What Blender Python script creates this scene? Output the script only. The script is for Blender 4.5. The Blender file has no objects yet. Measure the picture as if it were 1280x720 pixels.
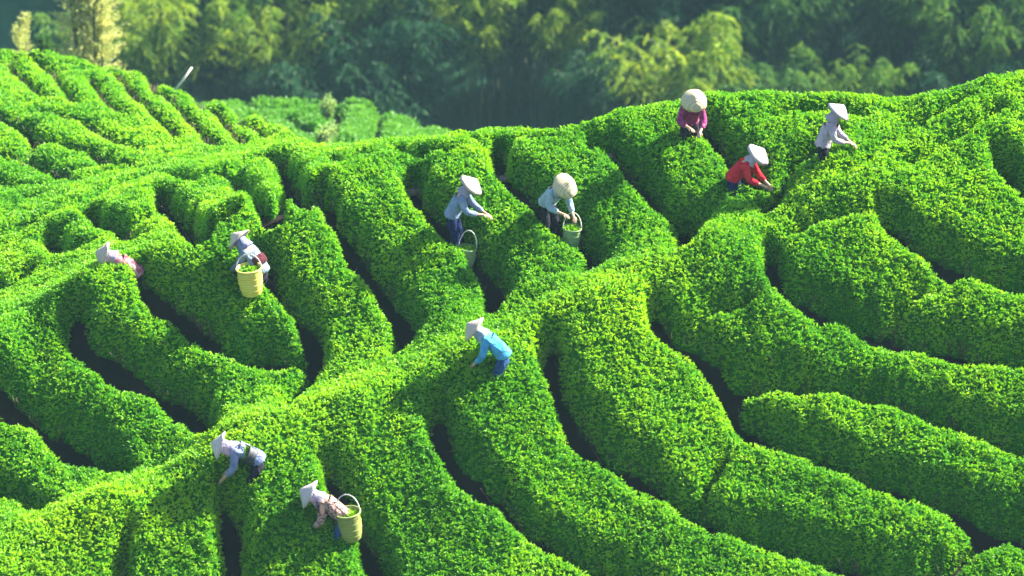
import bpy, math, heapq
import numpy as np
from mathutils import Vector, Matrix, Euler

# ------------------------------------------------------------------ camera, sky, sun, exposure
SC = bpy.context.scene
COL = SC.collection
rng = np.random.default_rng(7)
FPX = 3556.0                      # focal length in photo pixels (1280 wide), 100 mm lens
PITCH = math.radians(20.0)
cam_d = bpy.data.cameras.new("camera")
cam = bpy.data.objects.new("camera", cam_d)
COL.objects.link(cam)
cam.location = (0, 0, 0)
cam.rotation_euler = (math.radians(90) - PITCH, 0, 0)
cam_d.lens = 100.0
cam_d.sensor_width = 36.0
cam_d.clip_start = 0.5
cam_d.clip_end = 5000.0
cam_d.dof.use_dof = True
cam_d.dof.focus_distance = 51.0
cam_d.dof.aperture_fstop = 0.75
SC.camera = cam

SUN_EL = math.radians(38.0)
SUN_AZ = math.radians(66.0)       # measured from +Y (view direction) towards +X (right)
world = bpy.data.worlds.new("World")
SC.world = world
world.use_nodes = True
wn = world.node_tree
for n in list(wn.nodes):
    wn.nodes.remove(n)
sky = wn.nodes.new("ShaderNodeTexSky")
sky.sky_type = 'NISHITA'
sky.sun_disc = False
sky.sun_elevation = SUN_EL
sky.sun_rotation = SUN_AZ
bg = wn.nodes.new("ShaderNodeBackground")
bg.inputs[1].default_value = 0.05
wo = wn.nodes.new("ShaderNodeOutputWorld")
wn.links.new(sky.outputs[0], bg.inputs[0])
wn.links.new(bg.outputs[0], wo.inputs[0])

sun_d = bpy.data.lights.new("sun", 'SUN')
sun_d.energy = 5.0
sun_d.angle = math.radians(0.5)
sun_d.color = (1.0, 0.93, 0.78)
sun = bpy.data.objects.new("sun", sun_d)
COL.objects.link(sun)
sdir = Vector((math.sin(SUN_AZ) * math.cos(SUN_EL), math.cos(SUN_AZ) * math.cos(SUN_EL), math.sin(SUN_EL)))
sun.rotation_euler = sdir.to_track_quat('Z', 'Y').to_euler()
sun.location = sdir * 60

SC.view_settings.view_transform = 'Standard'
SC.view_settings.look = 'None'
SC.view_settings.exposure = 2.65
SC.view_settings.gamma = 1.0
SC.cycles.max_bounces = 6
SC.cycles.diffuse_bounces = 3
SC.cycles.transmission_bounces = 3
SC.cycles.volume_bounces = 1

# ------------------------------------------------------------------ helpers
def tag(o, label=None, cat=None, group=None, kind=None):
    if label: o['label'] = label
    if cat: o['category'] = cat
    if group: o['group'] = group
    if kind: o['kind'] = kind
    return o

def empty(name, loc=(0, 0, 0), rz=0.0):
    o = bpy.data.objects.new(name, None)
    COL.objects.link(o)
    o.location = loc
    o.rotation_euler = (0, 0, rz)
    o.empty_display_size = 0.2
    return o

def mesh_np(name, V, F, mats, parent=None, smooth=True, attr=None, fattr=None, matidx=None):
    """V (n,3), F (m,k) with a constant k. Links one mesh object."""
    V = np.asarray(V, dtype=np.float32); F = np.asarray(F, dtype=np.int32)
    me = bpy.data.meshes.new(name)
    k = F.shape[1]
    me.vertices.add(len(V)); me.vertices.foreach_set("co", V.ravel())
    me.loops.add(F.size); me.loops.foreach_set("vertex_index", F.ravel())
    me.polygons.add(len(F))
    me.polygons.foreach_set("loop_start", np.arange(0, F.size, k, dtype=np.int32))
    me.polygons.foreach_set("loop_total", np.full(len(F), k, dtype=np.int32))
    me.polygons.foreach_set("use_smooth", np.full(len(F), smooth, dtype=bool))
    if matidx is not None:
        me.polygons.foreach_set("material_index", np.asarray(matidx, dtype=np.int32))
    me.update(calc_edges=True)
    for nm, arr in (attr or {}).items():
        a = me.attributes.new(nm, 'FLOAT', 'POINT'); a.data.foreach_set("value", np.asarray(arr, dtype=np.float32))
    for nm, arr in (fattr or {}).items():
        a = me.attributes.new(nm, 'FLOAT', 'FACE'); a.data.foreach_set("value", np.asarray(arr, dtype=np.float32))
    for m in (mats if isinstance(mats, (list, tuple)) else [mats]):
        me.materials.append(m)
    o = bpy.data.objects.new(name, me)
    COL.objects.link(o)
    if parent is not None: o.parent = parent
    return o

class MB:
    """collects quads and triangles, builds one mesh object"""
    def __init__(s): s.v = []; s.f = []
    def add(s, vs, fs):
        b = len(s.v); s.v += [tuple(v) for v in vs]; s.f += [tuple(b + i for i in f) for f in fs]
    def tube(s, pts, rad, n=8, cap=True):
        pts = [Vector(p) for p in pts]
        rad = rad if isinstance(rad, (list, tuple)) else [rad] * len(pts)
        vs = []; fs = []
        ref = Vector((0.13, 0.31, 1)).normalized()
        for i, p in enumerate(pts):
            t = (pts[min(i + 1, len(pts) - 1)] - pts[max(i - 1, 0)]).normalized()
            a = t.cross(ref)
            if a.length < 0.1: a = t.cross(Vector((1, 0, 0)))
            a.normalize(); c = t.cross(a)
            for k in range(n):
                w = 2 * math.pi * k / n
                vs.append(p + (a * math.cos(w) + c * math.sin(w)) * rad[i])
        for i in range(len(pts) - 1):
            for k in range(n):
                fs.append((i * n + k, i * n + (k + 1) % n, (i + 1) * n + (k + 1) % n, (i + 1) * n + k))
        if cap:
            fs.append(tuple(range(n - 1, -1, -1))); fs.append(tuple((len(pts) - 1) * n + k for k in range(n)))
        s.add(vs, fs)
    def lathe(s, prof, n=24, M=None, wob=0.0, sx=1.0, sy=1.0):
        vs = []; fs = []
        for j, (r, z) in enumerate(prof):
            for k in range(n):
                w = 2 * math.pi * k / n
                q = 1 + wob * math.sin(3 * w + j * 0.7) + wob * 0.6 * math.sin(7 * w + 1.3)
                v = Vector((r * q * math.cos(w) * sx, r * q * math.sin(w) * sy, z + wob * 0.15 * math.cos(2 * w) * (r > 0.05)))
                vs.append(M @ v if M is not None else v)
        for j in range(len(prof) - 1):
            for k in range(n):
                fs.append((j * n + k, j * n + (k + 1) % n, (j + 1) * n + (k + 1) % n, (j + 1) * n + k))
        s.add(vs, fs)
    def build(s, name, mat, parent=None, smooth=True):
        me = bpy.data.meshes.new(name)
        me.from_pydata(s.v, [], s.f); me.update()
        me.polygons.foreach_set("use_smooth", [smooth] * len(me.polygons))
        me.materials.append(mat)
        o = bpy.data.objects.new(name, me); COL.objects.link(o)
        if parent is not None: o.parent = parent
        return o

# smooth value noise
_perm = np.random.default_rng(3).random((256, 256)).astype(np.float32)
def vnoise(x, y, s, seed=0):
    x = np.asarray(x) / s + 37.7 * seed + 500; y = np.asarray(y) / s + 11.3 * seed + 500
    xi = np.floor(x).astype(int); yi = np.floor(y).astype(int)
    fx = x - xi; fy = y - yi
    fx = fx * fx * (3 - 2 * fx); fy = fy * fy * (3 - 2 * fy)
    g = lambda a, b: _perm[a % 256, b % 256]
    return ((g(xi, yi) * (1 - fx) + g(xi + 1, yi) * fx) * (1 - fy) + (g(xi, yi + 1) * (1 - fx) + g(xi + 1, yi + 1) * fx) * fy) * 2 - 1

# ------------------------------------------------------------------ materials
def nmat(name):
    m = bpy.data.materials.new(name); m.use_nodes = True
    t = m.node_tree
    for n in list(t.nodes): t.nodes.remove(n)
    return m, t, t.nodes, t.links

def ramp(N, L, src, stops):
    r = N.new("ShaderNodeValToRGB")
    while len(r.color_ramp.elements) < len(stops): r.color_ramp.elements.new(0.5)
    for e, (p, c) in zip(r.color_ramp.elements, stops):
        e.position = p; e.color = (*c, 1)
    L.new(src, r.inputs[0])
    return r

def leaf_material(name, dark, mid, bright, trans=0.45, nscale=0.5, nw=0.35, rough=0.5, glossy=0.03, tsat=(1.15, 1.1, 0.45)):
    m, t, N, L = nmat(name)
    at = N.new("ShaderNodeAttribute"); at.attribute_name = "tint"
    geo = N.new("ShaderNodeNewGeometry")
    nz = N.new("ShaderNodeTexNoise"); nz.inputs['Scale'].default_value = nscale; nz.inputs['Detail'].default_value = 3
    L.new(geo.outputs['Position'], nz.inputs['Vector'])
    a = N.new("ShaderNodeMath"); a.operation = 'MULTIPLY_ADD'
    L.new(nz.outputs['Fac'], a.inputs[0]); a.inputs[1].default_value = nw * 2
    s = N.new("ShaderNodeMath"); s.operation = 'SUBTRACT'
    L.new(at.outputs['Fac'], s.inputs[0]); s.inputs[1].default_value = nw
    L.new(s.outputs[0], a.inputs[2])
    r = ramp(N, L, a.outputs[0], [(0.0, dark), (0.45, mid), (0.95, bright)])
    d = N.new("ShaderNodeBsdfDiffuse"); L.new(r.outputs[0], d.inputs[0])
    mu = N.new("ShaderNodeMix"); mu.data_type = 'RGBA'; mu.blend_type = 'MULTIPLY'; mu.inputs[0].default_value = 1
    L.new(r.outputs[0], mu.inputs[6]); mu.inputs[7].default_value = (*tsat, 1)
    tr = N.new("ShaderNodeBsdfTranslucent"); L.new(mu.outputs[2], tr.inputs[0])
    g = N.new("ShaderNodeBsdfGlossy"); g.inputs['Roughness'].default_value = rough
    g.inputs[0].default_value = (0.8, 0.9, 0.8, 1)
    x1 = N.new("ShaderNodeMixShader"); x1.inputs[0].default_value = trans
    L.new(d.outputs[0], x1.inputs[1]); L.new(tr.outputs[0], x1.inputs[2])
    x2 = N.new("ShaderNodeMixShader"); x2.inputs[0].default_value = glossy
    L.new(x1.outputs[0], x2.inputs[1]); L.new(g.outputs[0], x2.inputs[2])
    o = N.new("ShaderNodeOutputMaterial"); L.new(x2.outputs[0], o.inputs[0])
    return m

def solid(name, stops, nscale=4.0, rough=0.8, bump=0.0, detail=4, coord='Object', stretch=(1, 1, 1)):
    m, t, N, L = nmat(name)
    tc = N.new("ShaderNodeTexCoord"); mp = N.new("ShaderNodeMapping"); mp.inputs['Scale'].default_value = stretch
    L.new(tc.outputs[coord], mp.inputs[0])
    nz = N.new("ShaderNodeTexNoise"); nz.inputs['Scale'].default_value = nscale; nz.inputs['Detail'].default_value = detail
    L.new(mp.outputs[0], nz.inputs['Vector'])
    r = ramp(N, L, nz.outputs['Fac'], stops)
    p = N.new("ShaderNodeBsdfPrincipled"); p.inputs['Roughness'].default_value = rough
    L.new(r.outputs[0], p.inputs['Base Color'])
    if bump:
        b = N.new("ShaderNodeBump"); b.inputs['Strength'].default_value = bump; b.inputs['Distance'].default_value = 0.03
        L.new(nz.outputs['Fac'], b.inputs['Height']); L.new(b.outputs[0], p.inputs['Normal'])
    o = N.new("ShaderNodeOutputMaterial"); L.new(p.outputs[0], o.inputs[0])
    return m

M_leaf = leaf_material("tea_leaf", (0.030, 0.170, 0.008), (0.122, 0.390, 0.006), (0.390, 0.630, 0.008), nscale=0.45)
M_leaf_far = leaf_material("tea_leaf_far", (0.050, 0.20, 0.010), (0.170, 0.430, 0.010), (0.42, 0.62, 0.02), nscale=0.35)
M_leaf_back = leaf_material("tea_leaf_back", (0.035, 0.15, 0.02), (0.085, 0.28, 0.035), (0.17, 0.40, 0.05), nscale=0.35)
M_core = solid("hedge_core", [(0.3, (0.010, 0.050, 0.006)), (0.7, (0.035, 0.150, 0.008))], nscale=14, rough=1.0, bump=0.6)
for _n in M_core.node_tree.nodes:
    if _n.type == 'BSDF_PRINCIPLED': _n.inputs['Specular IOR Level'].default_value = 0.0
M_soil = solid("soil", [(0.3, (0.030, 0.018, 0.014)), (0.55, (0.055, 0.034, 0.026)), (0.75, (0.11, 0.075, 0.06))], nscale=3, rough=0.95, bump=0.5)
M_stem = solid("tea_stem", [(0.3, (0.06, 0.04, 0.025)), (0.7, (0.14, 0.10, 0.07))], nscale=20, rough=0.9)

# ------------------------------------------------------------------ terrain from sight lines
CP, SP = math.cos(PITCH), math.sin(PITCH)
def ray(px, py):
    """unit sight direction(s) for photo pixels"""
    a = (np.asarray(px, float) - 640) / FPX; b = -(np.asarray(py, float) - 360) / FPX
    x = a; y = CP + b * SP; z = -SP + b * CP
    n = np.sqrt(x * x + y * y + z * z)
    return np.stack([x / n, y / n, z / n], -1)
def project(P):
    P = np.asarray(P, float)
    dep = P[..., 1] * CP - P[..., 2] * SP
    up = P[..., 1] * SP + P[..., 2] * CP
    return np.stack([640 + FPX * P[..., 0] / dep, 360 - FPX * up / dep], -1)

class TPS:
    def __init__(s, X, Z, lam=0.0):
        X = np.asarray(X, float); n = len(X); s.X = X
        K = s.k(X, X) + lam * np.eye(n); P = np.c_[np.ones(n), X]
        A = np.zeros((n + 3, n + 3)); A[:n, :n] = K; A[:n, n:] = P; A[n:, :n] = P.T
        s.w = np.linalg.solve(A, np.r_[Z, 0, 0, 0])
    @staticmethod
    def k(A, B):
        d2 = ((A[:, None] - B[None]) ** 2).sum(-1)
        return 0.5 * d2 * np.log(d2 + 1e-9)
    def __call__(s, x, y):
        sh = np.shape(x); Q = np.c_[np.ravel(x), np.ravel(y)]
        out = np.empty(len(Q))
        for i in range(0, len(Q), 40000):
            q = Q[i:i + 40000]
            out[i:i + 40000] = s.k(q, s.X) @ s.w[:-3] + s.w[-3] + q @ s.w[-2:]
        return out.reshape(sh)

def Rplane(px, py, dz=0.0):
    d = ray(px, py)
    return (44.6 - dz) / (-d[..., 2] + 0.577 * d[..., 1])

# main sheet control points: (px, py, dz above the base plane) or explicit range
ctl = []
def C(px, py, dz=0.0, R=None):
    d = ray(px, py); r = R if R is not None else Rplane(px, py, dz)
    ctl.append(d * r)
# diagonal crest band
for px, py, dz in [(-150, 770, .75), (0, 692, .75), (150, 625, .8), (300, 553, .85), (450, 490, .85), (600, 432, .85), (750, 362, .85), (900, 290, .8), (1050, 218, .75), (1200, 150, .6), (1330, 90, .4)]:
    C(px, py, dz)
# dip on the left of the band
for px, py, dz in [(60, 630, -.4), (200, 580, -.4), (370, 490, -.3), (500, 440, -.25), (610, 395, -.2), (745, 328, -.15), (860, 285, -.05), (960, 235, .05)]:
    C(px, py, dz)
# right lower face falls away from the band
for px, py, dz in [(300, 720, -.1), (500, 640, -.12), (700, 560, -.1), (640, 720, -.3), (900, 480, -.1), (900, 640, -.3), (1100, 400, 0), (1280, 300, .25), (1100, 560, -.2), (1280, 480, -.05), (1280, 640, -.5), (1100, 740, -.6), (800, 790, -.6), (500, 800, -.5), (150, 800, -.2), (1400, 700, -.7), (1400, 400, 0), (1450, 200, .2), (1400, 40, .3)]:
    C(px, py, dz)
# left face
for px, py, dz in [(-150, 560, -.6), (-150, 680, -.2), (50, 560, -.55), (150, 500, -.4), (60, 450, -.1), (250, 450, -.25), (200, 380, .1), (350, 380, -.1), (330, 300, .25), (450, 330, 0), (550, 300, 0), (650, 270, 0), (750, 240, .05), (850, 200, .1), (950, 170, .15), (560, 380, -.05), (430, 250, .3), (550, 215, .25), (650, 190, .2), (750, 165, .1), (880, 130, .15), (1000, 130, .15), (1120, 140, .15)]:
    C(px, py, dz)
# front left crest
for px, py, dz in [(-150, 470, .3), (0, 405, .5), (100, 354, .6), (190, 319, .6), (260, 280, .55), (340, 250, .5)]:
    C(px, py, dz)
for px, py, R in [(0, 399, 50.9), (100, 348, 51.0), (190, 313, 51.0), (260, 274, 51.2), (340, 244, 51.4), (0, 390, 52.0), (100, 341, 52.2), (190, 307, 52.2), (260, 269, 52.3), (-150, 463, 50.8)]:
    C(px, py, R=R)
# hollow behind it
for px, py, R in [(-150, 400, 54.5), (0, 360, 53.5), (80, 325, 53.6), (160, 298, 53.4), (230, 262, 53.6), (310, 240, 53.8), (-150, 300, 57.5), (0, 290, 56.5), (100, 260, 56), (190, 235, 56), (280, 215, 56),
                  (360, 205, 55.2), (410, 190, 55.0), (470, 180, 54.5), (560, 168, 54.3), (640, 158, 54.2), (380, 185, 56.5)]:
    C(px, py, R=R)
# far left hill
for px, py, R in [(-150, 230, 62), (0, 240, 59.5), (100, 225, 59), (200, 208, 59), (-150, 150, 66), (0, 170, 63), (100, 180, 62), (200, 180, 61), (280, 188, 60), (0, 120, 66), (90, 120, 65.5), (170, 130, 64.8), (250, 150, 63), (320, 165, 61.5), (360, 172, 60.0),
                  (0, 74, 69.8), (60, 77, 69.4), (110, 83, 68.8), (170, 94, 67.5), (230, 113, 66), (290, 135, 64.3), (340, 152, 62.5), (-150, 66, 70.2)]:
    C(px, py, R=R)
ctl = np.array(ctl)
S_rbf = TPS(ctl[:, :2], ctl[:, 2], 0.02)

def march(px, py, fn, r0, r1, step=0.04):
    d = ray(px, py); t = np.arange(r0, r1, step)
    P = d[None] * t[:, None]
    below = P[:, 2] < fn(P[:, 0], P[:, 1])
    k = np.argmax(below) if below.any() else len(t) - 1
    return P[k]

class Grid:
    """a height sheet on a regular plan grid, with its crest roll-off"""
    def __init__(s, x0, x1, y0, y1, c, rbf, crest, drop=2.0, maxdrop=0.9):
        s.x0, s.y0, s.c = x0, y0, c
        s.xs = np.arange(x0, x1, c); s.ys = np.arange(y0, y1, c)
        s.X, s.Y = np.meshgrid(s.xs, s.ys, indexing='ij')
        s.rbf = rbf
        cr = []
        for (px, py, R) in crest:
            d = ray(px, py)
            if R is None:
                p = march(px, py, rbf, 44, 70, 0.05)
            else: p = d * R
            cr.append((p[0], p[1]))
        cr = np.array(sorted(cr)); s.cr = cr
        yc = np.interp(s.xs, cr[:, 0], cr[:, 1])
        ker = np.hanning(int(0.9 / c) | 1); ker /= ker.sum()
        yc = np.convolve(np.pad(yc, len(ker) // 2, mode='edge'), ker, mode='valid')
        s.yc = yc
        Zc = rbf(s.xs, yc); Z2 = rbf(s.xs, yc - 0.3); s0 = (Zc - Z2) / 0.3
        base = rbf(s.X, np.minimum(s.Y, yc[:, None]))
        s.u = s.Y - yc[:, None]
        u = np.maximum(s.u, 0); sl = s0[:, None]
        uk = (sl + maxdrop) / (2 * drop)
        s.S = base + np.where(u < uk, sl * u - drop * u * u, sl * uk - drop * uk * uk - maxdrop * (u - uk))
        s.slope0 = s0
    def samp(s, A, x, y):
        fx = np.clip((np.asarray(x) - s.x0) / s.c, 0, len(s.xs) - 1.001); fy = np.clip((np.asarray(y) - s.y0) / s.c, 0, len(s.ys) - 1.001)
        i = fx.astype(int); j = fy.astype(int); a = fx - i; b = fy - j
        return (A[i, j] * (1 - a) + A[i + 1, j] * a) * (1 - b) + (A[i, j + 1] * (1 - a) + A[i + 1, j + 1] * a) * b

crestA = [(-170, 70, 70.8), (-60, 70, 70.6), (0, 70, 70.4), (60, 76, 70.0), (110, 81, 69.2), (150, 86, 68.3), (175, 91, 67.6), (215, 106, 66.3), (245, 117, 65.5), (290, 134, 64.2), (335, 148, 62.6), (366, 160, 60.5), (384, 184, 57.0),
          (430, 181, None), (480, 176, None), (555, 170, None), (600, 164, None), (650, 163, None), (700, 167, None), (740, 157, None), (780, 140, None), (850, 128, None), (900, 121, None), (1000, 121, None), (1080, 122, None), (1160, 124, None), (1200, 114, None), (1280, 98, None), (1400, 70, None)]
GA = Grid(-15.4, 12.2, 38.5, 70.5, 0.05, S_rbf, crestA)

# back hill
ctlB = []
for px, py, R in [(230, 118, 88), (300, 128, 86), (340, 127, 86), (400, 127, 86), (450, 126, 86), (480, 136, 85.5), (510, 148, 85), (540, 157, 84.5), (600, 185, 83), (240, 200, 80), (300, 170, 82), (380, 170, 81.5), (450, 165, 82), (520, 175, 82), (400, 220, 78), (520, 230, 78), (650, 230, 79)]:
    ctlB.append(ray(px, py) * R)
ctlB = np.array(ctlB)
S_rbfB = TPS(ctlB[:, :2], ctlB[:, 2], 0.1)
crestB = [(200, 130, 86), (270, 125, 86), (300, 127, 86), (340, 126, 86), (400, 126, 86), (450, 125, 86), (475, 134, 85.6), (500, 143, 85), (530, 152, 84.7), (560, 165, 84), (640, 200, 82)]
GB = Grid(-10.5, -0.3, 73.0, 86.5, 0.09, S_rbfB, crestB)

# ------------------------------------------------------------------ gaps between the hedges (traced sight lines, laid on the terrain)
# (half width m, depth 0..1, points)
G_A = [
 (.17, 1, [(1245, 200), (1253, 213), (1265, 232), (1282, 250), (1310, 272), (1360, 300)]),
 (.20, 1, [(1104, 272), (1120, 288), (1146, 310), (1173, 325), (1213, 342), (1280, 362), (1340, 378), (1400, 390)]),
 (.20, 1, [(966, 316), (970, 345), (986, 368), (1013, 387), (1053, 403), (1093, 419), (1136, 431), (1186, 440), (1236, 447), (1280, 453), (1400, 465)]),
 (.05, .9, [(1095, 415), (1120, 398), (1153, 374), (1185, 358), (1215, 346)]),
 (.20, 1, [(820, 388), (833, 418), (866, 434), (885, 452), (905, 480), (915, 507), (928, 532), (953, 550), (986, 566), (1046, 583), (1086, 600), (1136, 617), (1186, 637), (1225, 655), (1280, 676), (1400, 715)]),
 (.16, 1, [(890, 462), (916, 485), (986, 488), (1053, 493), (1100, 503), (1146, 517), (1186, 530), (1230, 547), (1280, 565), (1400, 600)]),
 (.04, .6, [(868, 418), (885, 402), (915, 392), (945, 385)]),
 (.19, 1, [(688, 430), (692, 470), (710, 517), (724, 543), (747, 567), (780, 587), (814, 610), (854, 637), (893, 660), (940, 677), (986, 693), (1040, 707), (1090, 722), (1200, 760)]),
 (.06, .9, [(908, 585), (895, 606), (880, 628), (872, 645)]),
 (.20, 1, [(549, 516), (552, 545), (570, 580), (600, 610), (630, 632), (654, 660), (687, 683), (720, 703), (760, 726), (840, 780)]),
 (.18, 1, [(410, 588), (424, 612), (446, 653), (457, 672), (468, 700), (480, 745), (490, 790)]),
 (.17, 1, [(280, 625), (288, 667), (292, 713), (298, 760)]),
 (.10, .8, [(165, 668), (154, 695), (150, 740), (148, 780)]),
 (.17, 1, [(1250, 667), (1225, 684), (1195, 705), (1150, 745)]),
 # left face
 (.18, 1, [(624, 188), (627, 215), (644, 232), (662, 250), (687, 275), (712, 298), (735, 318), (745, 340), (736, 356)]),
 (.19, 1, [(514, 221), (524, 250), (544, 270), (570, 290), (592, 317), (606, 340), (620, 363), (618, 385), (613, 402)]),
 (.19, 1, [(409, 245), (416, 275), (427, 285), (444, 315), (464, 345), (484, 372), (503, 400), (508, 427), (499, 453)]),
 (.18, 1, [(740, 170), (757, 187), (780, 207), (804, 236), (826, 267), (850, 285), (866, 296), (858, 314), (849, 326)]),
 (.17, 1, [(868, 150), (884, 162), (903, 187), (916, 205), (935, 228), (955, 244)]),
 (.12, .9, [(1046, 178), (1020, 196), (995, 212), (981, 232), (972, 256), (958, 280)]),
 (.10, .9, [(966, 134), (990, 143), (1020, 144), (1045, 146), (1075, 138)]),
 (.16, 1, [(322, 318), (330, 335), (340, 355), (360, 383), (384, 407), (394, 438), (400, 467)]),
 (.19, 1, [(178, 343), (190, 367), (217, 385), (240, 403), (263, 427), (290, 443), (327, 452), (360, 454), (394, 460)]),
 (.10, .9, [(398, 464), (385, 490), (367, 513), (352, 533)]),
 (.21, 1, [(96, 390), (94, 404), (100, 427), (127, 447), (150, 463), (187, 484), (213, 500), (247, 523), (263, 550)]),
 (.21, 1, [(-60, 440), (-20, 470), (0, 490), (17, 510), (43, 527), (73, 553), (100, 567), (133, 583), (156, 602)]),
 (.20, 1, [(-80, 590), (-40, 600), (0, 620), (35, 635), (60, 655)]),
 # small dark pockets along the bright band and ridge
 (.05, .9, [(1078, 212), (1090, 202)]), (.035, .8, [(1050, 232), (1080, 212), (1110, 190), (1150, 168), (1200, 140)]),
 (.04, .8, [(1113, 230), (1150, 206), (1190, 183), (1215, 170), (1250, 150)]),
 (.03, .7, [(985, 307), (1010, 295), (1045, 283), (1098, 272)]),
 # ridge in the middle
 (.08, .9, [(417, 190), (432, 195), (451, 206), (466, 208), (484, 204), (505, 196)]),
 (.08, .9, [(497, 176), (512, 182), (527, 187), (542, 184), (563, 185)]),
 (.03, .7, [(587, 166), (602, 174), (625, 175), (645, 169), (690, 165)]),
 (.06, .8, [(528, 200), (535, 203)]),
 # hollow
 (.10, .9, [(0, 285), (17, 270), (36, 261), (60, 255)]),
 (.14, 1, [(-60, 325), (0, 310), (22, 303), (38, 292), (66, 281), (90, 272), (111, 262), (124, 255), (142, 248), (165, 238), (191, 231), (215, 228), (245, 219), (266, 212), (280, 206)]),
 (.14, 1, [(266, 213), (279, 229), (301, 239), (331, 246), (355, 243), (370, 234)]),
 (.16, 1, [(300, 204), (335, 206), (355, 212), (372, 226), (390, 222), (402, 214)]),
 (.20, 1, [(203, 246), (208, 262), (225, 273), (243, 277), (262, 268), (290, 256)]),
 (.15, 1, [(113, 268), (122, 284), (145, 293), (165, 291), (185, 283), (204, 272)]),
 (.13, 1, [(152, 296), (158, 306), (168, 314), (182, 312)]),
 (.16, 1, [(64, 304), (68, 317), (78, 327), (94, 325), (112, 319)]),
 (.06, .7, [(73, 300), (100, 292), (118, 288)]),
 (.13, 1, [(-40, 390), (-10, 374), (12, 370), (24, 364), (40, 350)]),
 # far left hill, lower rows
 (.16, 1, [(-60, 140), (0, 151), (12, 154), (28, 160), (41, 172), (54, 183), (75, 186), (97, 193), (120, 197), (131, 207), (142, 212), (158, 211)]),
 (.13, 1, [(-60, 190), (0, 197), (24, 201), (45, 188), (54, 183)]),
 (.13, 1, [(24, 202), (47, 211), (71, 221), (80, 230), (68, 239), (37, 242), (17, 241), (0, 232), (-40, 225)]),
 (.10, .9, [(81, 229), (101, 238), (131, 229), (159, 223), (191, 217), (206, 213)]),
 (.06, .9, [(88, 222), (110, 220), (131, 217), (159, 214), (180, 207)]),
 (.07, .9, [(28, 149), (47, 145), (69, 147), (82, 152), (105, 158), (120, 169), (133, 174), (150, 184), (169, 189), (188, 188)]),
 # far left hill, upper rows
 (.07, .9, [(-60, 70), (0, 73), (19, 76), (39, 79)]),
 (.07, .8, [(11, 80), (19, 94), (32, 105), (47, 120), (60, 130)]),
 (.07, .9, [(42, 78), (54, 86), (66, 94), (73, 103), (77, 114), (88, 126), (99, 137)]),
 (.05, .8, [(66, 93), (84, 93), (101, 95)]),
 (.06, .8, [(94, 84), (105, 91), (120, 92)]),
 (.08, .9, [(114, 100), (120, 113), (133, 129), (144, 141), (158, 152)]),
 (.08, .9, [(139, 88), (148, 96), (159, 112), (174, 129), (186, 141), (200, 155), (211, 163), (222, 175)]),
 (.09, .9, [(178, 91), (193, 105), (206, 118), (216, 132), (228, 144), (243, 160), (255, 171), (266, 182), (275, 192)]),
 (.08, .9, [(237, 112), (252, 128), (267, 142), (281, 155), (290, 168), (303, 181), (311, 188)]),
 (.08, .9, [(282, 130), (301, 143), (318, 159), (329, 172), (339, 181)]),
]
G_B = [
 (.12, 1, [(477, 131), (475, 147), (471, 168), (468, 190)]),
 (.08, .9, [(424, 136), (456, 136), (475, 136)]),
 (.20, 1, [(419, 124), (421, 135), (422, 150), (412, 169), (400, 185)]),
 (.07, .9, [(338, 134), (365, 133), (385, 135), (416, 132)]),
 (.07, .9, [(350, 140), (375, 142), (399, 147), (416, 150)]),
 (.12, 1, [(360, 150), (374, 162), (387, 171), (403, 165), (414, 158)]),
 (.06, .9, [(505, 139), (522, 148), (530, 160)]),
 (.07, .9, [(282, 126), (310, 128), (335, 134), (350, 140)]),
]
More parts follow.
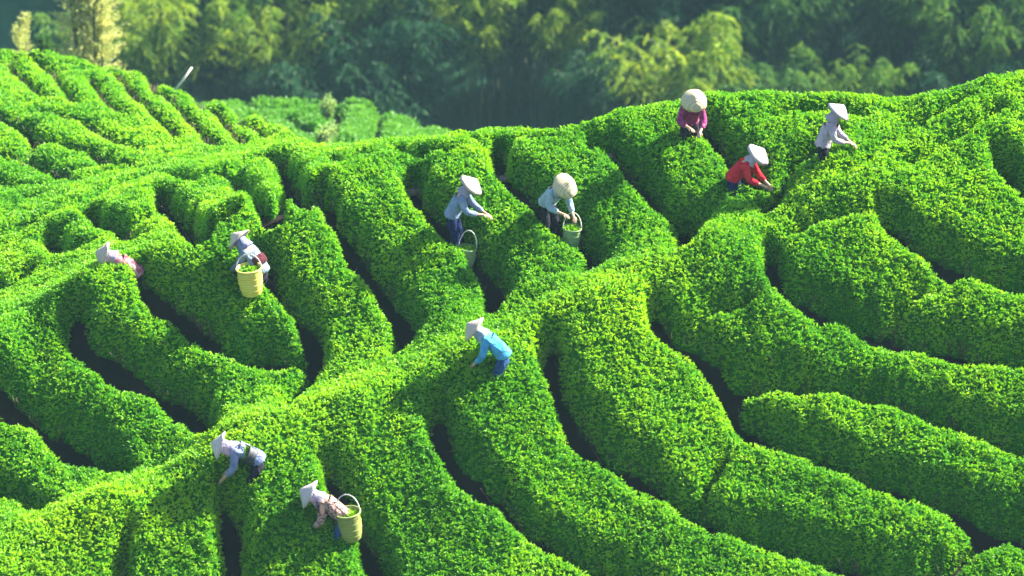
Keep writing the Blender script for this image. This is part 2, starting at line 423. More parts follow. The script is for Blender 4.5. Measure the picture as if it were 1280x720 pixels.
# one line along the middle of every hedge, with what sets it apart
H_A = [
 ("long bright yellow-green crest hedge running diagonally from lower left corner to upper right", [(-60, 720), (0, 690), (150, 630), (300, 560), (450, 500), (600, 440), (750, 370), (820, 340), (900, 295), (1000, 250), (1100, 225), (1180, 200), (1280, 150), (1400, 95)]),
 ("small tea hedge lobe at bottom edge, left of the faint narrow gap", [(95, 700), (80, 760)]),
 ("tea hedge at bottom edge, first one left of the picker with the pinkish patterned shirt", [(222, 668), (222, 760)]),
 ("tea hedge at bottom edge that the picker in pinkish patterned shirt bends over", [(352, 625), (372, 690), (385, 770)]),
 ("broad tea hedge at bottom centre, just right of the bottom picker's basket", [(485, 580), (540, 650), (600, 720), (640, 780)]),
 ("second tea hedge right of the bottom picker's basket, descending to bottom centre", [(620, 490), (690, 600), (790, 690), (900, 760)]),
 ("tea hedge under the crest band with a broken brownish end at its lower right", [(745, 450), (800, 530), (860, 590)]),
 ("broad tea hedge at lower right, just in front of the long lens-shaped hedge", [(935, 610), (1000, 640), (1100, 670), (1190, 665)]),
 ("corner piece of tea hedge in the bottom right corner of the photo", [(1290, 705), (1230, 750)]),
 ("long lens-shaped tea hedge at lower right with rounded left tip", [(950, 515), (1080, 545), (1200, 590), (1300, 650), (1400, 680)]),
 ("long tea hedge running to right edge, directly above the lens-shaped lower right hedge", [(910, 415), (1000, 440), (1120, 480), (1300, 520), (1400, 545)]),
 ("short tea hedge lobe right of centre, between two dark gap heads under crest band", [(870, 370), (925, 365)]),
 ("broad blunt tea hedge at right, with dark shaded front and smaller pointed neighbour", [(1010, 320), (1090, 350), (1150, 345)]),
 ("small pointed tea hedge at right edge, wedged below the broad blunt hedge", [(1160, 400), (1220, 400), (1300, 410), (1400, 425)]),
 ("wide tea hedge at right edge, above the broad blunt hedge and its dark gap", [(1150, 260), (1220, 300), (1300, 335), (1400, 350)]),
 ("tea hedge at the right edge beyond the topmost dark gap opening", [(1300, 235), (1400, 265)]),
 ("upper right tea hedge strip right of the white-shirted standing picker", [(1085, 180), (1160, 148), (1230, 118)]),
 ("thin tea hedge strip at upper right, between two shallow grooves of the crest", [(1105, 208), (1150, 187), (1200, 158)]),
 ("tea hedge between the red-shirted picker and the white-shirted standing picker", [(920, 158), (985, 175)]),
 ("topmost tea hedge along the ridge behind the white-shirted standing picker", [(920, 130), (1000, 128), (1100, 126)]),
 ("tea hedge with a long shadow below the purple-shirted picker on the ridge", [(790, 160), (840, 210), (885, 258)]),
 ("short tea hedge below the red-shirted picker, where gaps meet the crest band", [(925, 275), (900, 305)]),
 ("tea hedge right of the picker in the domed cream hat, running down from the ridge", [(690, 180), (740, 235), (790, 300), (800, 325)]),
 ("tea hedge between the picker with domed cream hat and the navy-trousered picker", [(570, 205), (620, 270), (680, 340), (690, 370)]),
 ("tea hedge left of the navy-trousered picker, crossed by two slanting shadows", [(460, 240), (510, 300), (555, 370), (555, 410)]),
 ("tea hedge right of the picker with the bright yellow basket", [(360, 265), (400, 330), (450, 410), (440, 455)]),
 ("tea hedge in front of the picker with the bright yellow basket", [(235, 345), (290, 390), (335, 430)]),
 ("tea hedge at left, one row nearer than the yellow-basket picker's hedge", [(135, 370), (190, 425), (270, 485), (325, 515)]),
 ("broad tea hedge at left edge, below the half hidden picker on the front crest", [(-60, 440), (30, 430), (80, 490), (150, 540), (220, 570)]),
 ("shaded tea hedge at left edge, just above the crest band's lower end", [(-60, 530), (10, 555), (80, 595), (115, 620)]),
 ("small dark tea hedge at left edge, lowest beside the crest band", [(-60, 640), (10, 655)]),
 ("boat-shaped tea hedge on the middle ridge, left of the other boat-shaped one", [(425, 180), (470, 192), (500, 190)]),
 ("boat-shaped tea hedge on the middle ridge with a dark underside, the right one of two", [(500, 168), (540, 174), (580, 176)]),
 ("low tea hedge on the skyline at the dip of the ridge, in photo centre", [(590, 160), (640, 160), (700, 163)]),
 ("narrow tea hedge strip in the hollow, left of the two boat-shaped ridge hedges", [(370, 192), (410, 203), (440, 212)]),
 ("oval tea hedge in the hollow with a bare patch on its underside", [(285, 218), (340, 226)]),
 ("tea hedge in the hollow with a deep dark left end facing the front crest", [(222, 243), (265, 250), (300, 247)]),
 ("tea hedge in the hollow beside the pale bare soil path", [(135, 268), (165, 262), (190, 250)]),
 ("small tea hedge just behind the front crest, right of the half hidden picker", [(172, 298), (198, 290)]),
 ("tea hedge directly behind the half hidden picker at left", [(88, 315), (130, 305)]),
 ("tea hedge at left edge in the hollow, lower left of the pale soil path", [(-30, 345), (15, 332), (45, 318)]),
 ("tea hedge strip at left edge running above the pale bare soil path", [(-30, 306), (10, 297), (60, 268), (95, 258)]),
 ("long tea hedge strip at left, between the oval hill-foot hedge and the soil path strip", [(-30, 262), (10, 255), (80, 247), (150, 235), (200, 222)]),
 ("short low tea hedge lying along the lower side of the pale soil path", [(85, 287), (108, 281)]),
 ("narrow tea hedge strip along the foot of the far left hill", [(225, 215), (300, 196), (360, 188)]),
 ("oval tea hedge at left edge at the foot of the far left hill", [(10, 225), (55, 230)]),
 ("small dark-sided tea hedge at left edge, just above the oval hill-foot hedge", [(-30, 176), (10, 180), (34, 187)]),
 ("lens-shaped tea hedge right of the oval one at the left hill's foot", [(42, 197), (75, 205), (112, 212)]),
 ("small tea hedge above the lens-shaped one near the left hill's foot", [(90, 179), (130, 188)]),
 ("long thin low tea hedge near the left hill's foot, right of the oval one", [(108, 229), (150, 219), (195, 210)]),
 ("short tea hedge above the long thin one at the left hill's foot", [(150, 198), (185, 199)]),
 ("tea hedge on the lower left hill with a dark ragged front edge", [(40, 157), (90, 168)]),
 ("low tea hedge at left edge, halfway up the far left hill", [(-30, 138), (10, 140), (48, 139)]),
 ("broad smooth bright tea hedge in the middle of the far left hill's lower slope", [(110, 148), (150, 165), (200, 180), (240, 193)]),
 ("leftmost tea hedge row running down the far left hill, at the left edge", [(-30, 90), (5, 95), (30, 122)]),
 ("second tea hedge row from the left on the far left hill", [(28, 86), (58, 110), (80, 135)]),
 ("short tea hedge on the left hill's skyline, starting right of its top left row", [(58, 80), (90, 88)]),
 ("third tea hedge row from the left on the far left hill", [(90, 105), (112, 130), (135, 152)]),
 ("short tea hedge at the middle of the left hill's skyline", [(112, 83), (130, 87)]),
 ("fourth tea hedge row from the left on the far left hill", [(135, 105), (155, 130), (180, 155), (205, 172)]),
 ("fifth tea hedge row from the left, reaching the left hill's skyline", [(162, 93), (200, 132), (230, 160), (255, 186)]),
 ("sixth tea hedge row from the left on the far left hill's right flank", [(215, 112), (250, 145), (285, 180)]),
 ("seventh tea hedge row from the left on the far left hill's right flank", [(262, 127), (300, 158), (322, 182)]),
 ("rightmost tea hedge row at the end of the far left hill", [(300, 137), (340, 160), (362, 174)]),
 ("topmost left tea hedge lying level along the left hill's skyline", [(-60, 64), (0, 67), (30, 72)]),
]
H_B = [
 ("low cap-shaped tea hedge on top of the pale green back hill", [(432, 130), (465, 131)]),
 ("squarish tea hedge with trimmed upright edges on the pale green back hill", [(435, 150), (462, 152)]),
 ("broad sloping tea hedge at the right side of the pale green back hill", [(485, 145), (500, 158)]),
 ("rightmost small tea hedge at the tail of the pale green back hill", [(535, 158), (548, 166)]),
 ("leftmost low tea hedge on the back hill's skyline, emerging behind the left hill", [(290, 134), (316, 134)]),
 ("flat tea hedge along the back hill's skyline, left of the pale weeds", [(340, 127), (400, 127)]),
 ("thin middle tea hedge of the three stacked left of the back hill's weeds", [(365, 138), (405, 141)]),
 ("lowest tea hedge of the three stacked left of the back hill's weeds", [(345, 147), (385, 154)]),
]

def seg_field(G, gaps, Hfull):
    """canopy fraction 0..1 from the gaps"""
    frac = np.ones_like(G.S); open_ = np.full(G.S.shape, 9.0)
    lines = []
    for (w, depth, pts) in gaps:
        P = []
        for px, py in pts:
            hi = march(px, py + 2, lambda x, y: G.samp(G.S, x, y), G.r0, G.r1)
            off = float(np.interp(hi[1], [50, 57], [0.30, 0.16]))
            lo_ = march(px, py, lambda x, y: G.samp(G.S, x, y) - off, G.r0, G.r1)
            P.append(hi if lo_[1] - hi[1] > 2.2 or lo_[1] > np.interp(lo_[0], G.xs, G.yc) - 0.1 else lo_)
        P = np.array(P)[:, :2]
        # smooth resample
        Q = [P[0]]
        n = len(P)
        for i in range(n - 1):
            p0, p1, p2, p3 = P[max(i - 1, 0)], P[i], P[i + 1], P[min(i + 2, n - 1)]
            for t in (0.33, 0.66, 1.0):
                Q.append(0.5 * ((2 * p1) + (-p0 + p2) * t + (2 * p0 - 5 * p1 + 4 * p2 - p3) * t * t + (-p0 + 3 * p1 - 3 * p2 + p3) * t ** 3))
        Q = np.array(Q)
        L = np.r_[0, np.cumsum(np.linalg.norm(np.diff(Q, axis=0), axis=1))]; LT = L[-1]
        lines.append(Q)
        d = np.full(G.S.shape, 9.0); rl = np.full(G.S.shape, G.rr)
        for i in range(len(Q) - 1):
            a, b = Q[i], Q[i + 1]; m = 0.95
            i0 = max(int((min(a[0], b[0]) - m - G.x0) / G.c), 0); i1 = min(int((max(a[0], b[0]) + m - G.x0) / G.c) + 1, len(G.xs))
            j0 = max(int((min(a[1], b[1]) - m - G.y0) / G.c), 0); j1 = min(int((max(a[1], b[1]) + m - G.y0) / G.c) + 1, len(G.ys))
            if i1 <= i0 or j1 <= j0: continue
            X = G.X[i0:i1, j0:j1]; Y = G.Y[i0:i1, j0:j1]
            ab = b - a; l2 = (ab ** 2).sum() + 1e-9
            t = np.clip(((X - a[0]) * ab[0] + (Y - a[1]) * ab[1]) / l2, 0, 1)
            dd = np.hypot(X - a[0] - t * ab[0], Y - a[1] - t * ab[1])
            l = L[i] + t * math.sqrt(l2)
            tap = np.clip(np.minimum(l, LT - l) / 0.28, 0, 1) * 0.42 + 0.58
            ww = 1.10 * w * tap * (1 + 0.18 * np.sin(l * 5.1 + w * 40))
            old = d[i0:i1, j0:j1]; nd_ = dd - ww; rl[i0:i1, j0:j1] = np.where(nd_ < old, G.rr * (0.35 + 0.65 * tap), rl[i0:i1, j0:j1])
            d[i0:i1, j0:j1] = np.minimum(old, nd_)
        d = d + 0.035 * vnoise(G.X, G.Y, 0.22, 5) + 0.02 * vnoise(G.X, G.Y, 0.11, 6)
        q = np.clip(d / rl, 0, 1)
        prof = np.where(d <= 0, 0, (1 - (1 - q) ** 3.0) ** 0.55)
        frac = np.minimum(frac, 1 - depth * (1 - prof))
        if depth > 0.85: open_ = np.minimum(open_, d)
    return frac, open_, lines

GA.r0, GA.r1, GA.rr = 42, 73, 0.32
GB.r0, GB.r1, GB.rr = 76, 90, 0.36
def hedge_height(G, far):
    return far
fracA, openA, linesA = seg_field(GA, G_A, None)
fracB, openB, linesB = seg_field(GB, G_B, None)
# hedge height: 0.82 m near, a little lower on the far hill
HA = np.interp(GA.Y, [50, 57], [0.66, 0.42])
HB = np.full(GB.S.shape, 0.42)
edge = lambda G: np.clip((2.4 - G.u) / 0.8, 0, 1)
fracA *= edge(GA) ** 0.5; fracB *= edge(GB) ** 0.5
for G, fr, H in ((GA, fracA, HA), (GB, fracB, HB)):
    G.frac = fr; G.H = H
    bumps = 0.035 * vnoise(G.X, G.Y, 0.55, 1) + 0.018 * vnoise(G.X, G.Y, 0.23, 2) + 0.07 * vnoise(G.X, G.Y, 1.5, 4)
    G.Gz = G.S - H + 0.03 * vnoise(G.X, G.Y, 0.4, 8)
    G.Z = G.Gz + (H + bumps) * fr

def label_cells(G, spines):
    """every plan cell goes to the hedge it is joined to (shortest way over foliage)"""
    nx, ny = G.frac.shape
    cost = 1 + 40 * (1 - np.clip(G.frac, 0, 1)) ** 1.5
    f = 2                                           # coarse grid for speed
    c = cost[::f, ::f]; cx, cy = c.shape
    dist = np.full(c.shape, np.inf); lab = np.full(c.shape, -1, int); hq = []
    for k, (_, pts) in enumerate(spines):
        P = np.array([march(px, py, lambda x, y: G.samp(G.S, x, y), G.r0, G.r1) for px, py in pts])[:, :2]
        for i in range(max(len(P) - 1, 1)):
            a = P[i]; b = P[min(i + 1, len(P) - 1)]
            for t in np.linspace(0, 1, 60):
                q = a + (b - a) * t
                I = int((q[0] - G.x0) / G.c / f); J = int((q[1] - G.y0) / G.c / f)
                if 0 <= I < cx and 0 <= J < cy and dist[I, J] > 0:
                    dist[I, J] = 0; lab[I, J] = k; hq.append((0.0, I, J))
    heapq.heapify(hq)
    cl = c.tolist()
    D = dist.tolist(); Lb = lab.tolist()
    nb = [(1, 0, 1.0), (-1, 0, 1.0), (0, 1, 1.0), (0, -1, 1.0), (1, 1, 1.414), (-1, -1, 1.414), (1, -1, 1.414), (-1, 1, 1.414)]
    while hq:
        d, i, j = heapq.heappop(hq)
        if d > D[i][j]: continue
        li = Lb[i][j]
        for a, b, w in nb:
            x = i + a; y = j + b
            if 0 <= x < cx and 0 <= y < cy:
                nd = d + w * cl[x][y]
                if nd < D[x][y]:
                    D[x][y] = nd; Lb[x][y] = li; heapq.heappush(hq, (nd, x, y))
    Lb = np.array(Lb)
    return np.repeat(np.repeat(Lb, f, 0), f, 1)[:nx, :ny]

labA = label_cells(GA, H_A)
labB = label_cells(GB, H_B)

# ------------------------------------------------------------------ ground sheet
def terrain(x, y):
    """one continuous land surface: plantation hill, back hill, valley, forest slope, far mountain"""
    x = np.asarray(x, float); y = np.asarray(y, float)
    # forest slope and valley
    v = -43 + 0.001 * np.minimum(np.abs(x), 90) ** 2 + 1.2 * vnoise(x, y, 14, 3)
    yb = 98 + np.interp(x, [-60, -34, -21, 60], [44, 34, 0, -4])
    fs = v + np.clip(y - yb, 0, 60) * 0.62
    fs = fs - np.clip(y - (yb + 60), 0, 120) * 0.45
    fs = fs - np.clip(y - (yb + 180), 0, 600) * 0.6
    rr_ = np.clip((x - 24 + 0.12 * (y - 120)) / 20.0, 0, 1); rr_ = rr_ * rr_ * (3 - 2 * rr_)
    fs = np.maximum(fs, v + 27 * rr_ * np.clip((y - 84) / 12.0, 0, 1) * np.clip((190 - y) / 30, 0, 1))   # unseen wooded spur on the right, added to shade the forest
    fm = -330 + np.clip((y - 1100) * 0.7, 0, 520) + 30 * vnoise(x, y, 160, 9) + 12 * vnoise(x, y, 60, 10)
    base = np.maximum(fs, fm)
    # plantation hill beyond the traced sheet: continue its plane down, limited at the sides
    return base

def coverage_ground(x, y):
    t = terrain(x, y)
    a = GA.samp(GA.Gz, x, y)
    # outside the fine grid continue the slope
    ylo = GA.ys[0]; dx = np.maximum(GA.xs[0] - x, 0) + np.maximum(x - GA.xs[-1], 0)
    dy = np.maximum(ylo - y, 0)
    a = a - 0.577 * dy - 0.04 * dx - 0.004 * dx ** 2
    yhi = GA.ys[-1]
    a = a - 0.9 * np.maximum(y - yhi, 0)
    b = GB.samp(GB.Gz, x, y)
    dxb = np.maximum(GB.xs[0] - x, 0) + np.maximum(x - GB.xs[-1], 0)
    b = b - 0.7 * dxb - 0.9 * np.maximum(y - GB.ys[-1], 0) - 0.9 * np.maximum(GB.ys[0] - y, 0)
    return np.maximum(np.maximum(a, b), t)

gx = np.unique(np.round(np.r_[np.linspace(-1500, -80, 40), np.linspace(-80, -15.6, 60), np.arange(-15.6, 12.4, 0.125), np.linspace(12.4, 80, 62), np.linspace(80, 1500, 40)], 4))
gy = np.unique(np.round(np.r_[np.linspace(-60, 38, 40), np.arange(38, 71, 0.125), np.linspace(71, 92, 90), np.linspace(92, 190, 90), np.linspace(190, 2400, 160)], 4))
GXX, GYY = np.meshgrid(gx, gy, indexing='ij')
GZZ = coverage_ground(GXX, GYY)
n1, n2 = GXX.shape
idx = np.arange(n1 * n2).reshape(n1, n2)
F = np.stack([idx[:-1, :-1], idx[1:, :-1], idx[1:, 1:], idx[:-1, 1:]], -1).reshape(-1, 4)
# ground material: soil on the plantation, dark undergrowth in the forest, far woods with haze blue put into the colour
m, t, N, L = nmat("ground_soil")
geo = N.new("ShaderNodeNewGeometry")
nz = N.new("ShaderNodeTexNoise"); nz.inputs['Scale'].default_value = 2.5; nz.inputs['Detail'].default_value = 6
L.new(geo.outputs['Position'], nz.inputs['Vector'])
r1 = ramp(N, L, nz.outputs['Fac'], [(0.3, (0.007, 0.006, 0.005)), (0.60, (0.015, 0.011, 0.009)), (0.85, (0.06, 0.04, 0.033))])
nz2 = N.new("ShaderNodeTexNoise"); nz2.inputs['Scale'].default_value = 0.35; nz2.inputs['Detail'].default_value = 8
L.new(geo.outputs['Position'], nz2.inputs['Vector'])
r2 = ramp(N, L, nz2.outputs['Fac'], [(0.35, (0.010, 0.045, 0.026)), (0.6, (0.025, 0.085, 0.04)), (0.8, (0.05, 0.12, 0.05))])
sx = N.new("ShaderNodeSeparateXYZ"); L.new(geo.outputs['Position'], sx.inputs[0])
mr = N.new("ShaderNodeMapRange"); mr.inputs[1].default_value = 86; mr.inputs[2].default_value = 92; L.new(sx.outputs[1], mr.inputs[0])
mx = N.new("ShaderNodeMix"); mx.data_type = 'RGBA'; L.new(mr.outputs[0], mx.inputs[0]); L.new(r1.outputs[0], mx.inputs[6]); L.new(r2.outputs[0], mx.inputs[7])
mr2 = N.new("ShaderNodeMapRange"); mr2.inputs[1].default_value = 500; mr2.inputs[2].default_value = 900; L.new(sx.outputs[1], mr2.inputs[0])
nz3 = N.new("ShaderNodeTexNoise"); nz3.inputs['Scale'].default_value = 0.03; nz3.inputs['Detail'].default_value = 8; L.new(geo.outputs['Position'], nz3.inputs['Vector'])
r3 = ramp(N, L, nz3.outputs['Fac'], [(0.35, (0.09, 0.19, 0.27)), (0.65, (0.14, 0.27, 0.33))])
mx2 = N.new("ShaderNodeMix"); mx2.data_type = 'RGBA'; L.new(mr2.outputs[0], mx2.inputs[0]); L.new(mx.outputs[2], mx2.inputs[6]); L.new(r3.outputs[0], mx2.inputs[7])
p = N.new("ShaderNodeBsdfPrincipled"); p.inputs['Roughness'].default_value = 0.95; p.inputs['Specular IOR Level'].default_value = 0.1; L.new(mx2.outputs[2], p.inputs['Base Color'])
bp = N.new("ShaderNodeBump"); bp.inputs['Strength'].default_value = 0.6; bp.inputs['Distance'].default_value = 0.05; L.new(nz.outputs['Fac'], bp.inputs['Height']); L.new(bp.outputs[0], p.inputs['Normal'])
o = N.new("ShaderNodeOutputMaterial"); L.new(p.outputs[0], o.inputs[0])
M_ground = m
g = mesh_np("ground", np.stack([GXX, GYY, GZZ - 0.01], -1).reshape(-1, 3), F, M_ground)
tag(g, "brown soil hillside between the tea rows, falling to a valley and rising to far wooded hills", kind="structure")

# ------------------------------------------------------------------ hedges: a solid clipped body and its leaves
def leaf_cloud(name, P, Nn, size, tint, mat, parent, per=4, up=0.55, local=None):
    """P (n,3) shoot positions, Nn normals; every shoot carries `per` two-triangle leaves"""
    n = len(P)
    if n == 0: return None
    r = local if local is not None else rng
    P = np.repeat(P, per, 0); Nn = np.repeat(Nn, per, 0); tint = np.repeat(tint, per)
    m_ = len(P)
    az = r.random(m_) * 2 * np.pi
    el = r.normal(0.40, 0.38, m_)
    T = np.stack([np.cos(az) * np.cos(el), np.sin(az) * np.cos(el), np.sin(el)], -1)      # leaf direction about the up axis
    axis = Nn * (1 - up) + np.array([0, 0, 1.0]) * up
    T = T + axis * 0.35 + Nn * 0.35
    T /= np.linalg.norm(T, axis=1)[:, None]
    B = np.cross(T, axis + r.normal(0, 0.35, (m_, 3)))
    B /= np.linalg.norm(B, axis=1)[:, None] + 1e-9
    U = np.cross(B, T)
    s = size * r.uniform(0.65, 1.3, m_)[:, None]
    P = P + Nn * r.uniform(-0.02, 0.035, m_)[:, None] * (size / 0.07)
    w = 0.24
    v0 = P; v2 = P + T * s - U * s * 0.12
    v1 = P + T * s * 0.5 + B * s * w + U * s * 0.10; v3 = P + T * s * 0.5 - B * s * w + U * s * 0.10
    V = np.stack([v0, v1, v2, v3], 1).reshape(-1, 3)
    b = np.arange(m_, dtype=np.int32)[:, None] * 4
    Ft = np.concatenate([b + [0, 1, 2], b + [0, 2, 3]], 1).reshape(-1, 3)
    tn = np.clip(tint + r.normal(0, 0.075, m_), 0, 1)
    return mesh_np(name, V, Ft, mat, parent, smooth=False, fattr={"tint": np.repeat(tn, 2)})

def sight_ok(P, margin=1.1):
    """inside the photo's frame, a couple of metres wider"""
    q = project(P); dep = P[..., 1]
    mpx = margin * FPX / np.maximum(dep, 1)
    return (q[..., 0] > -mpx * 2.6) & (q[..., 0] < 1280 + mpx * 2.6) & (q[..., 1] > -mpx * 2) & (q[..., 1] < 720 + mpx)

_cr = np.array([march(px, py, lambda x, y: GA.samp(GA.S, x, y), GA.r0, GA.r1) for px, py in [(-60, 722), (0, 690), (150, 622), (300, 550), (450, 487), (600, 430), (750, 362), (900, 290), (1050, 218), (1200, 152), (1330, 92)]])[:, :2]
def crest_light(P):
    """sunlit brightness of the crest band, put into a yellower leaf tint"""
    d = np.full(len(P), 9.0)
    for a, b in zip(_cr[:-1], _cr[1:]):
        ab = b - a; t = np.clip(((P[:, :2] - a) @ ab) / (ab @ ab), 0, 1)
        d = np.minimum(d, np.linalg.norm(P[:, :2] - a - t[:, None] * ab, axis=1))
    return 0.13 * np.exp(-(d / 0.65) ** 2)  # leaves tinted lighter near the crest line, standing in for sun

def build_hedges(G, lab, spines, dens, lsize, mats, group):
    nx, ny = G.Z.shape
    V = np.stack([G.X, G.Y, G.Z], -1)
    fz = (G.frac[:-1, :-1] + G.frac[1:, :-1] + G.frac[1:, 1:] + G.frac[:-1, 1:]) / 4
    L4 = lab[:-1, :-1]
    keep = (fz > 0.03) & sight_ok(V[:-1, :-1]) & (G.u[:-1, :-1] < 2.4)
    i_, j_ = np.nonzero(keep); ll = L4[i_, j_]
    ids = np.arange(nx * ny).reshape(nx, ny)
    Vf = V.reshape(-1, 3)
    cores = np.stack([ids[i_, j_], ids[i_ + 1, j_], ids[i_ + 1, j_ + 1], ids[i_, j_ + 1]], -1)
    made = []
    for k, (lb, pts) in enumerate(spines):
        sel = cores[ll == k]
        if len(sel) < 30: 
            continue
        used, inv = np.unique(sel.ravel(), return_inverse=True)
        vv = Vf[used].copy(); ff = inv.reshape(-1, 4)
        base = vv[:, :2].mean(0)
        bz = float(G.samp(G.Gz, base[0], base[1]))
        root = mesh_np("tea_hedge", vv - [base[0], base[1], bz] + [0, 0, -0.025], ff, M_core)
        root.location = (base[0], base[1], bz)
        tag(root, lb, "tea hedge", group)
        # leaves over the surface, by true area
        a = Vf[sel[:, 0]]; b = Vf[sel[:, 1]]; c = Vf[sel[:, 2]]; d = Vf[sel[:, 3]]
        cr = np.cross(c - a, d - b); ar = np.linalg.norm(cr, axis=1) / 2
        nn = cr / (2 * ar[:, None] + 1e-12)
        cen = (a + b + c + d) / 4
        de = dens(cen)
        tocam = -cen / np.linalg.norm(cen, axis=1)[:, None]
        de = de * np.where((nn * tocam).sum(1) < -0.25, 0.35, 1.0)     # far side of a crest: thinner
        qx = project(cen)[:, 0]; de = de * np.where((qx < -50) | (qx > 1330), 0.42, 1.0)       # beyond the frame: thinner
        cnt = rng.poisson(ar * de)
        rep = np.repeat(np.arange(len(sel)), cnt)
        s_ = rng.random((len(rep), 1)); t_ = rng.random((len(rep), 1))
        P = (a[rep] * (1 - s_) + b[rep] * s_) * (1 - t_) + (d[rep] * (1 - s_) + c[rep] * s_) * t_
        nr = nn[rep]
        fr = G.samp(G.frac, P[:, 0], P[:, 1])
        ok = fr > 0.05; P = P[ok]; nr = nr[ok]; fr = fr[ok]
        # clumps of young shoots: tint by place, plus per-shoot scatter
        cl = vnoise(P[:, 0], P[:, 1], 0.13, 21) * 0.13 + vnoise(P[:, 0], P[:, 1], 0.45, 22) * 0.09 + vnoise(P[:, 0], P[:, 1], 2.2, 23) * 0.08
        ti = 0.52 + crest_light(P) + 0.10 * np.clip((P[:, 1] - 52) / 6, 0, 1) + cl + rng.normal(0, 0.08, len(P))
        P = P + nr * (vnoise(P[:, 0], P[:, 1], 0.13, 21) * 0.022)[:, None]
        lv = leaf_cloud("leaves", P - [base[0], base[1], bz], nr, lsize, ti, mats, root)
        if lv: tag(lv, kind="stuff")
        # woody stems under the skirts, along the gaps
        low = sel[(G.frac.ravel()[sel[:, 0]] < 0.5)]
        if len(low) > 20:
            pick = low[rng.integers(0, len(low), min(160, len(low) // 4))]
            sb = MB()
            for q in Vf[pick[:, 0]]:
                gzq = float(G.samp(G.Gz, q[0], q[1])); jx, jy = rng.normal(0, 0.05, 2)
                b0 = Vector((q[0] - base[0], q[1] - base[1], gzq - bz - 0.03))
                sb.tube([b0, b0 + Vector((jx, jy, 0.16)), b0 + Vector((jx * 2.2, jy * 2.2, 0.34))], [0.013, 0.010, 0.006], n=3, cap=False)
            tag(sb.build("stems", M_stem, root), kind="stuff")
        made.append(root)
    return made

densA = lambda c: np.interp(c[:, 1], [50, 57], [490, 235])
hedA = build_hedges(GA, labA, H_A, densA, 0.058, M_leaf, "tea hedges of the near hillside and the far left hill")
hedB = build_hedges(GB, labB, H_B, lambda c: np.full(len(c), 110.0), 0.11, M_leaf_back, "tea hedges of the pale back hill")

# ------------------------------------------------------------------ woods behind
def bamboo_mesh(name, seed, h=9.0, culms=16, leaves=760, spread=1.0, arch=2.3, llen=0.22, lw=0.034, t0=0.38, up=False, lean=(0, 0)):
    r = np.random.default_rng(seed)
    stems = MB(); P = []; D = []; TI = []
    for c in range(culms):
        a = r.random() * 2 * math.pi; rr = spread * math.sqrt(r.random())
        b = np.array([rr * math.cos(a), rr * math.sin(a), 0.0])
        a2 = a + r.normal(0, 0.6); hh = h * r.uniform(0.72, 1.0); ar = arch * r.uniform(0.4, 1.15)
        out = np.array([math.cos(a2), math.sin(a2), 0]) * ar + np.array([lean[0], lean[1], 0])
        def pt(t): return b + np.array([0, 0, 1]) * hh * (t - 0.16 * t ** 4) + out * t ** 2.6
        pts = [pt(t) for t in np.linspace(0, 1, 8)]
        stems.tube([p - [0, 0, 0.25 if i == 0 else 0] for i, p in enumerate(pts)], [0.055 - 0.006 * i for i in range(8)], n=4, cap=False)
        # drooping side sprays
        ns = max(int(leaves / 14), 1)
        for k in range(ns):
            t = t0 + (1 - t0) * r.random() ** 0.85
            p = pt(t); az = r.random() * 2 * math.pi
            L_ = (1.5 if not up else 0.55) * (1.15 - 0.75 * t) * r.uniform(0.6, 1.2)
            dirn = np.array([math.cos(az), math.sin(az), 0.35 if not up else 0.6]) + 0.35 * out / (np.linalg.norm(out) + .1)
            tint = 0.5 + r.normal(0, 0.14)
            for q in range(14):
                s = (q + r.random()) / 14
                pp = p + dirn * L_ * s + np.array([0, 0, -1.0]) * L_ * (0.75 if not up else 0.15) * s * s
                dd = dirn * 0.7 + np.array([0, 0, -1.3 * s - 0.15]) + r.normal(0, 0.35, 3)
                if up: dd = dirn + r.normal(0, 0.4, 3)
                P.append(pp); D.append(dd / np.linalg.norm(dd)); TI.append(tint)
    P = np.array(P); D = np.array(D); TI = np.array(TI); n = len(P)
    B = np.cross(D, r.normal(0, 1, (n, 3))); B /= np.linalg.norm(B, axis=1)[:, None]
    s = llen * r.uniform(0.7, 1.4, n)[:, None]
    U = np.cross(B, D)
    V = np.stack([P, P + D * s * .4 + B * lw + U * .01, P + D * s - U * .02, P + D * s * .4 - B * lw + U * .01], 1).reshape(-1, 3)
    bb = np.arange(n, dtype=np.int32)[:, None] * 4
    F_ = np.concatenate([bb + [0, 1, 2], bb + [0, 2, 3]], 1).reshape(-1, 3)
    ti = np.repeat(np.clip(TI + r.normal(0, 0.12, n), 0, 1), 2)
    return stems, V, F_, ti

M_bam = [leaf_material("bamboo_leaf_shaded", (0.006, 0.036, 0.022), (0.013, 0.066, 0.034), (0.034, 0.110, 0.040), nscale=0.25, trans=0.35, glossy=0.012),  # forest shade put into a dark leaf colour
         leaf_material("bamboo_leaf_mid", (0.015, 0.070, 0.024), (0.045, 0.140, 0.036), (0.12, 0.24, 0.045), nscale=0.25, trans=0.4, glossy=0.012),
         leaf_material("bamboo_leaf_lime", (0.040, 0.12, 0.018), (0.16, 0.29, 0.028), (0.42, 0.50, 0.05), nscale=0.3, trans=0.45, glossy=0.012),  # sun on the upper crowns put into a lighter leaf colour
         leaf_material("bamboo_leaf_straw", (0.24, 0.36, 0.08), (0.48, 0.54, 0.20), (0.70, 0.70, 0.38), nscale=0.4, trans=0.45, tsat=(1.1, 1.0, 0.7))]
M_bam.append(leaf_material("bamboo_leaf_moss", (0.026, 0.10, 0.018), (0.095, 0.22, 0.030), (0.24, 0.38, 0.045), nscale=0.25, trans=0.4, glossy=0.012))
M_culm = solid("bamboo_culm", [(0.3, (0.035, 0.060, 0.025)), (0.7, (0.09, 0.12, 0.05))], nscale=3)

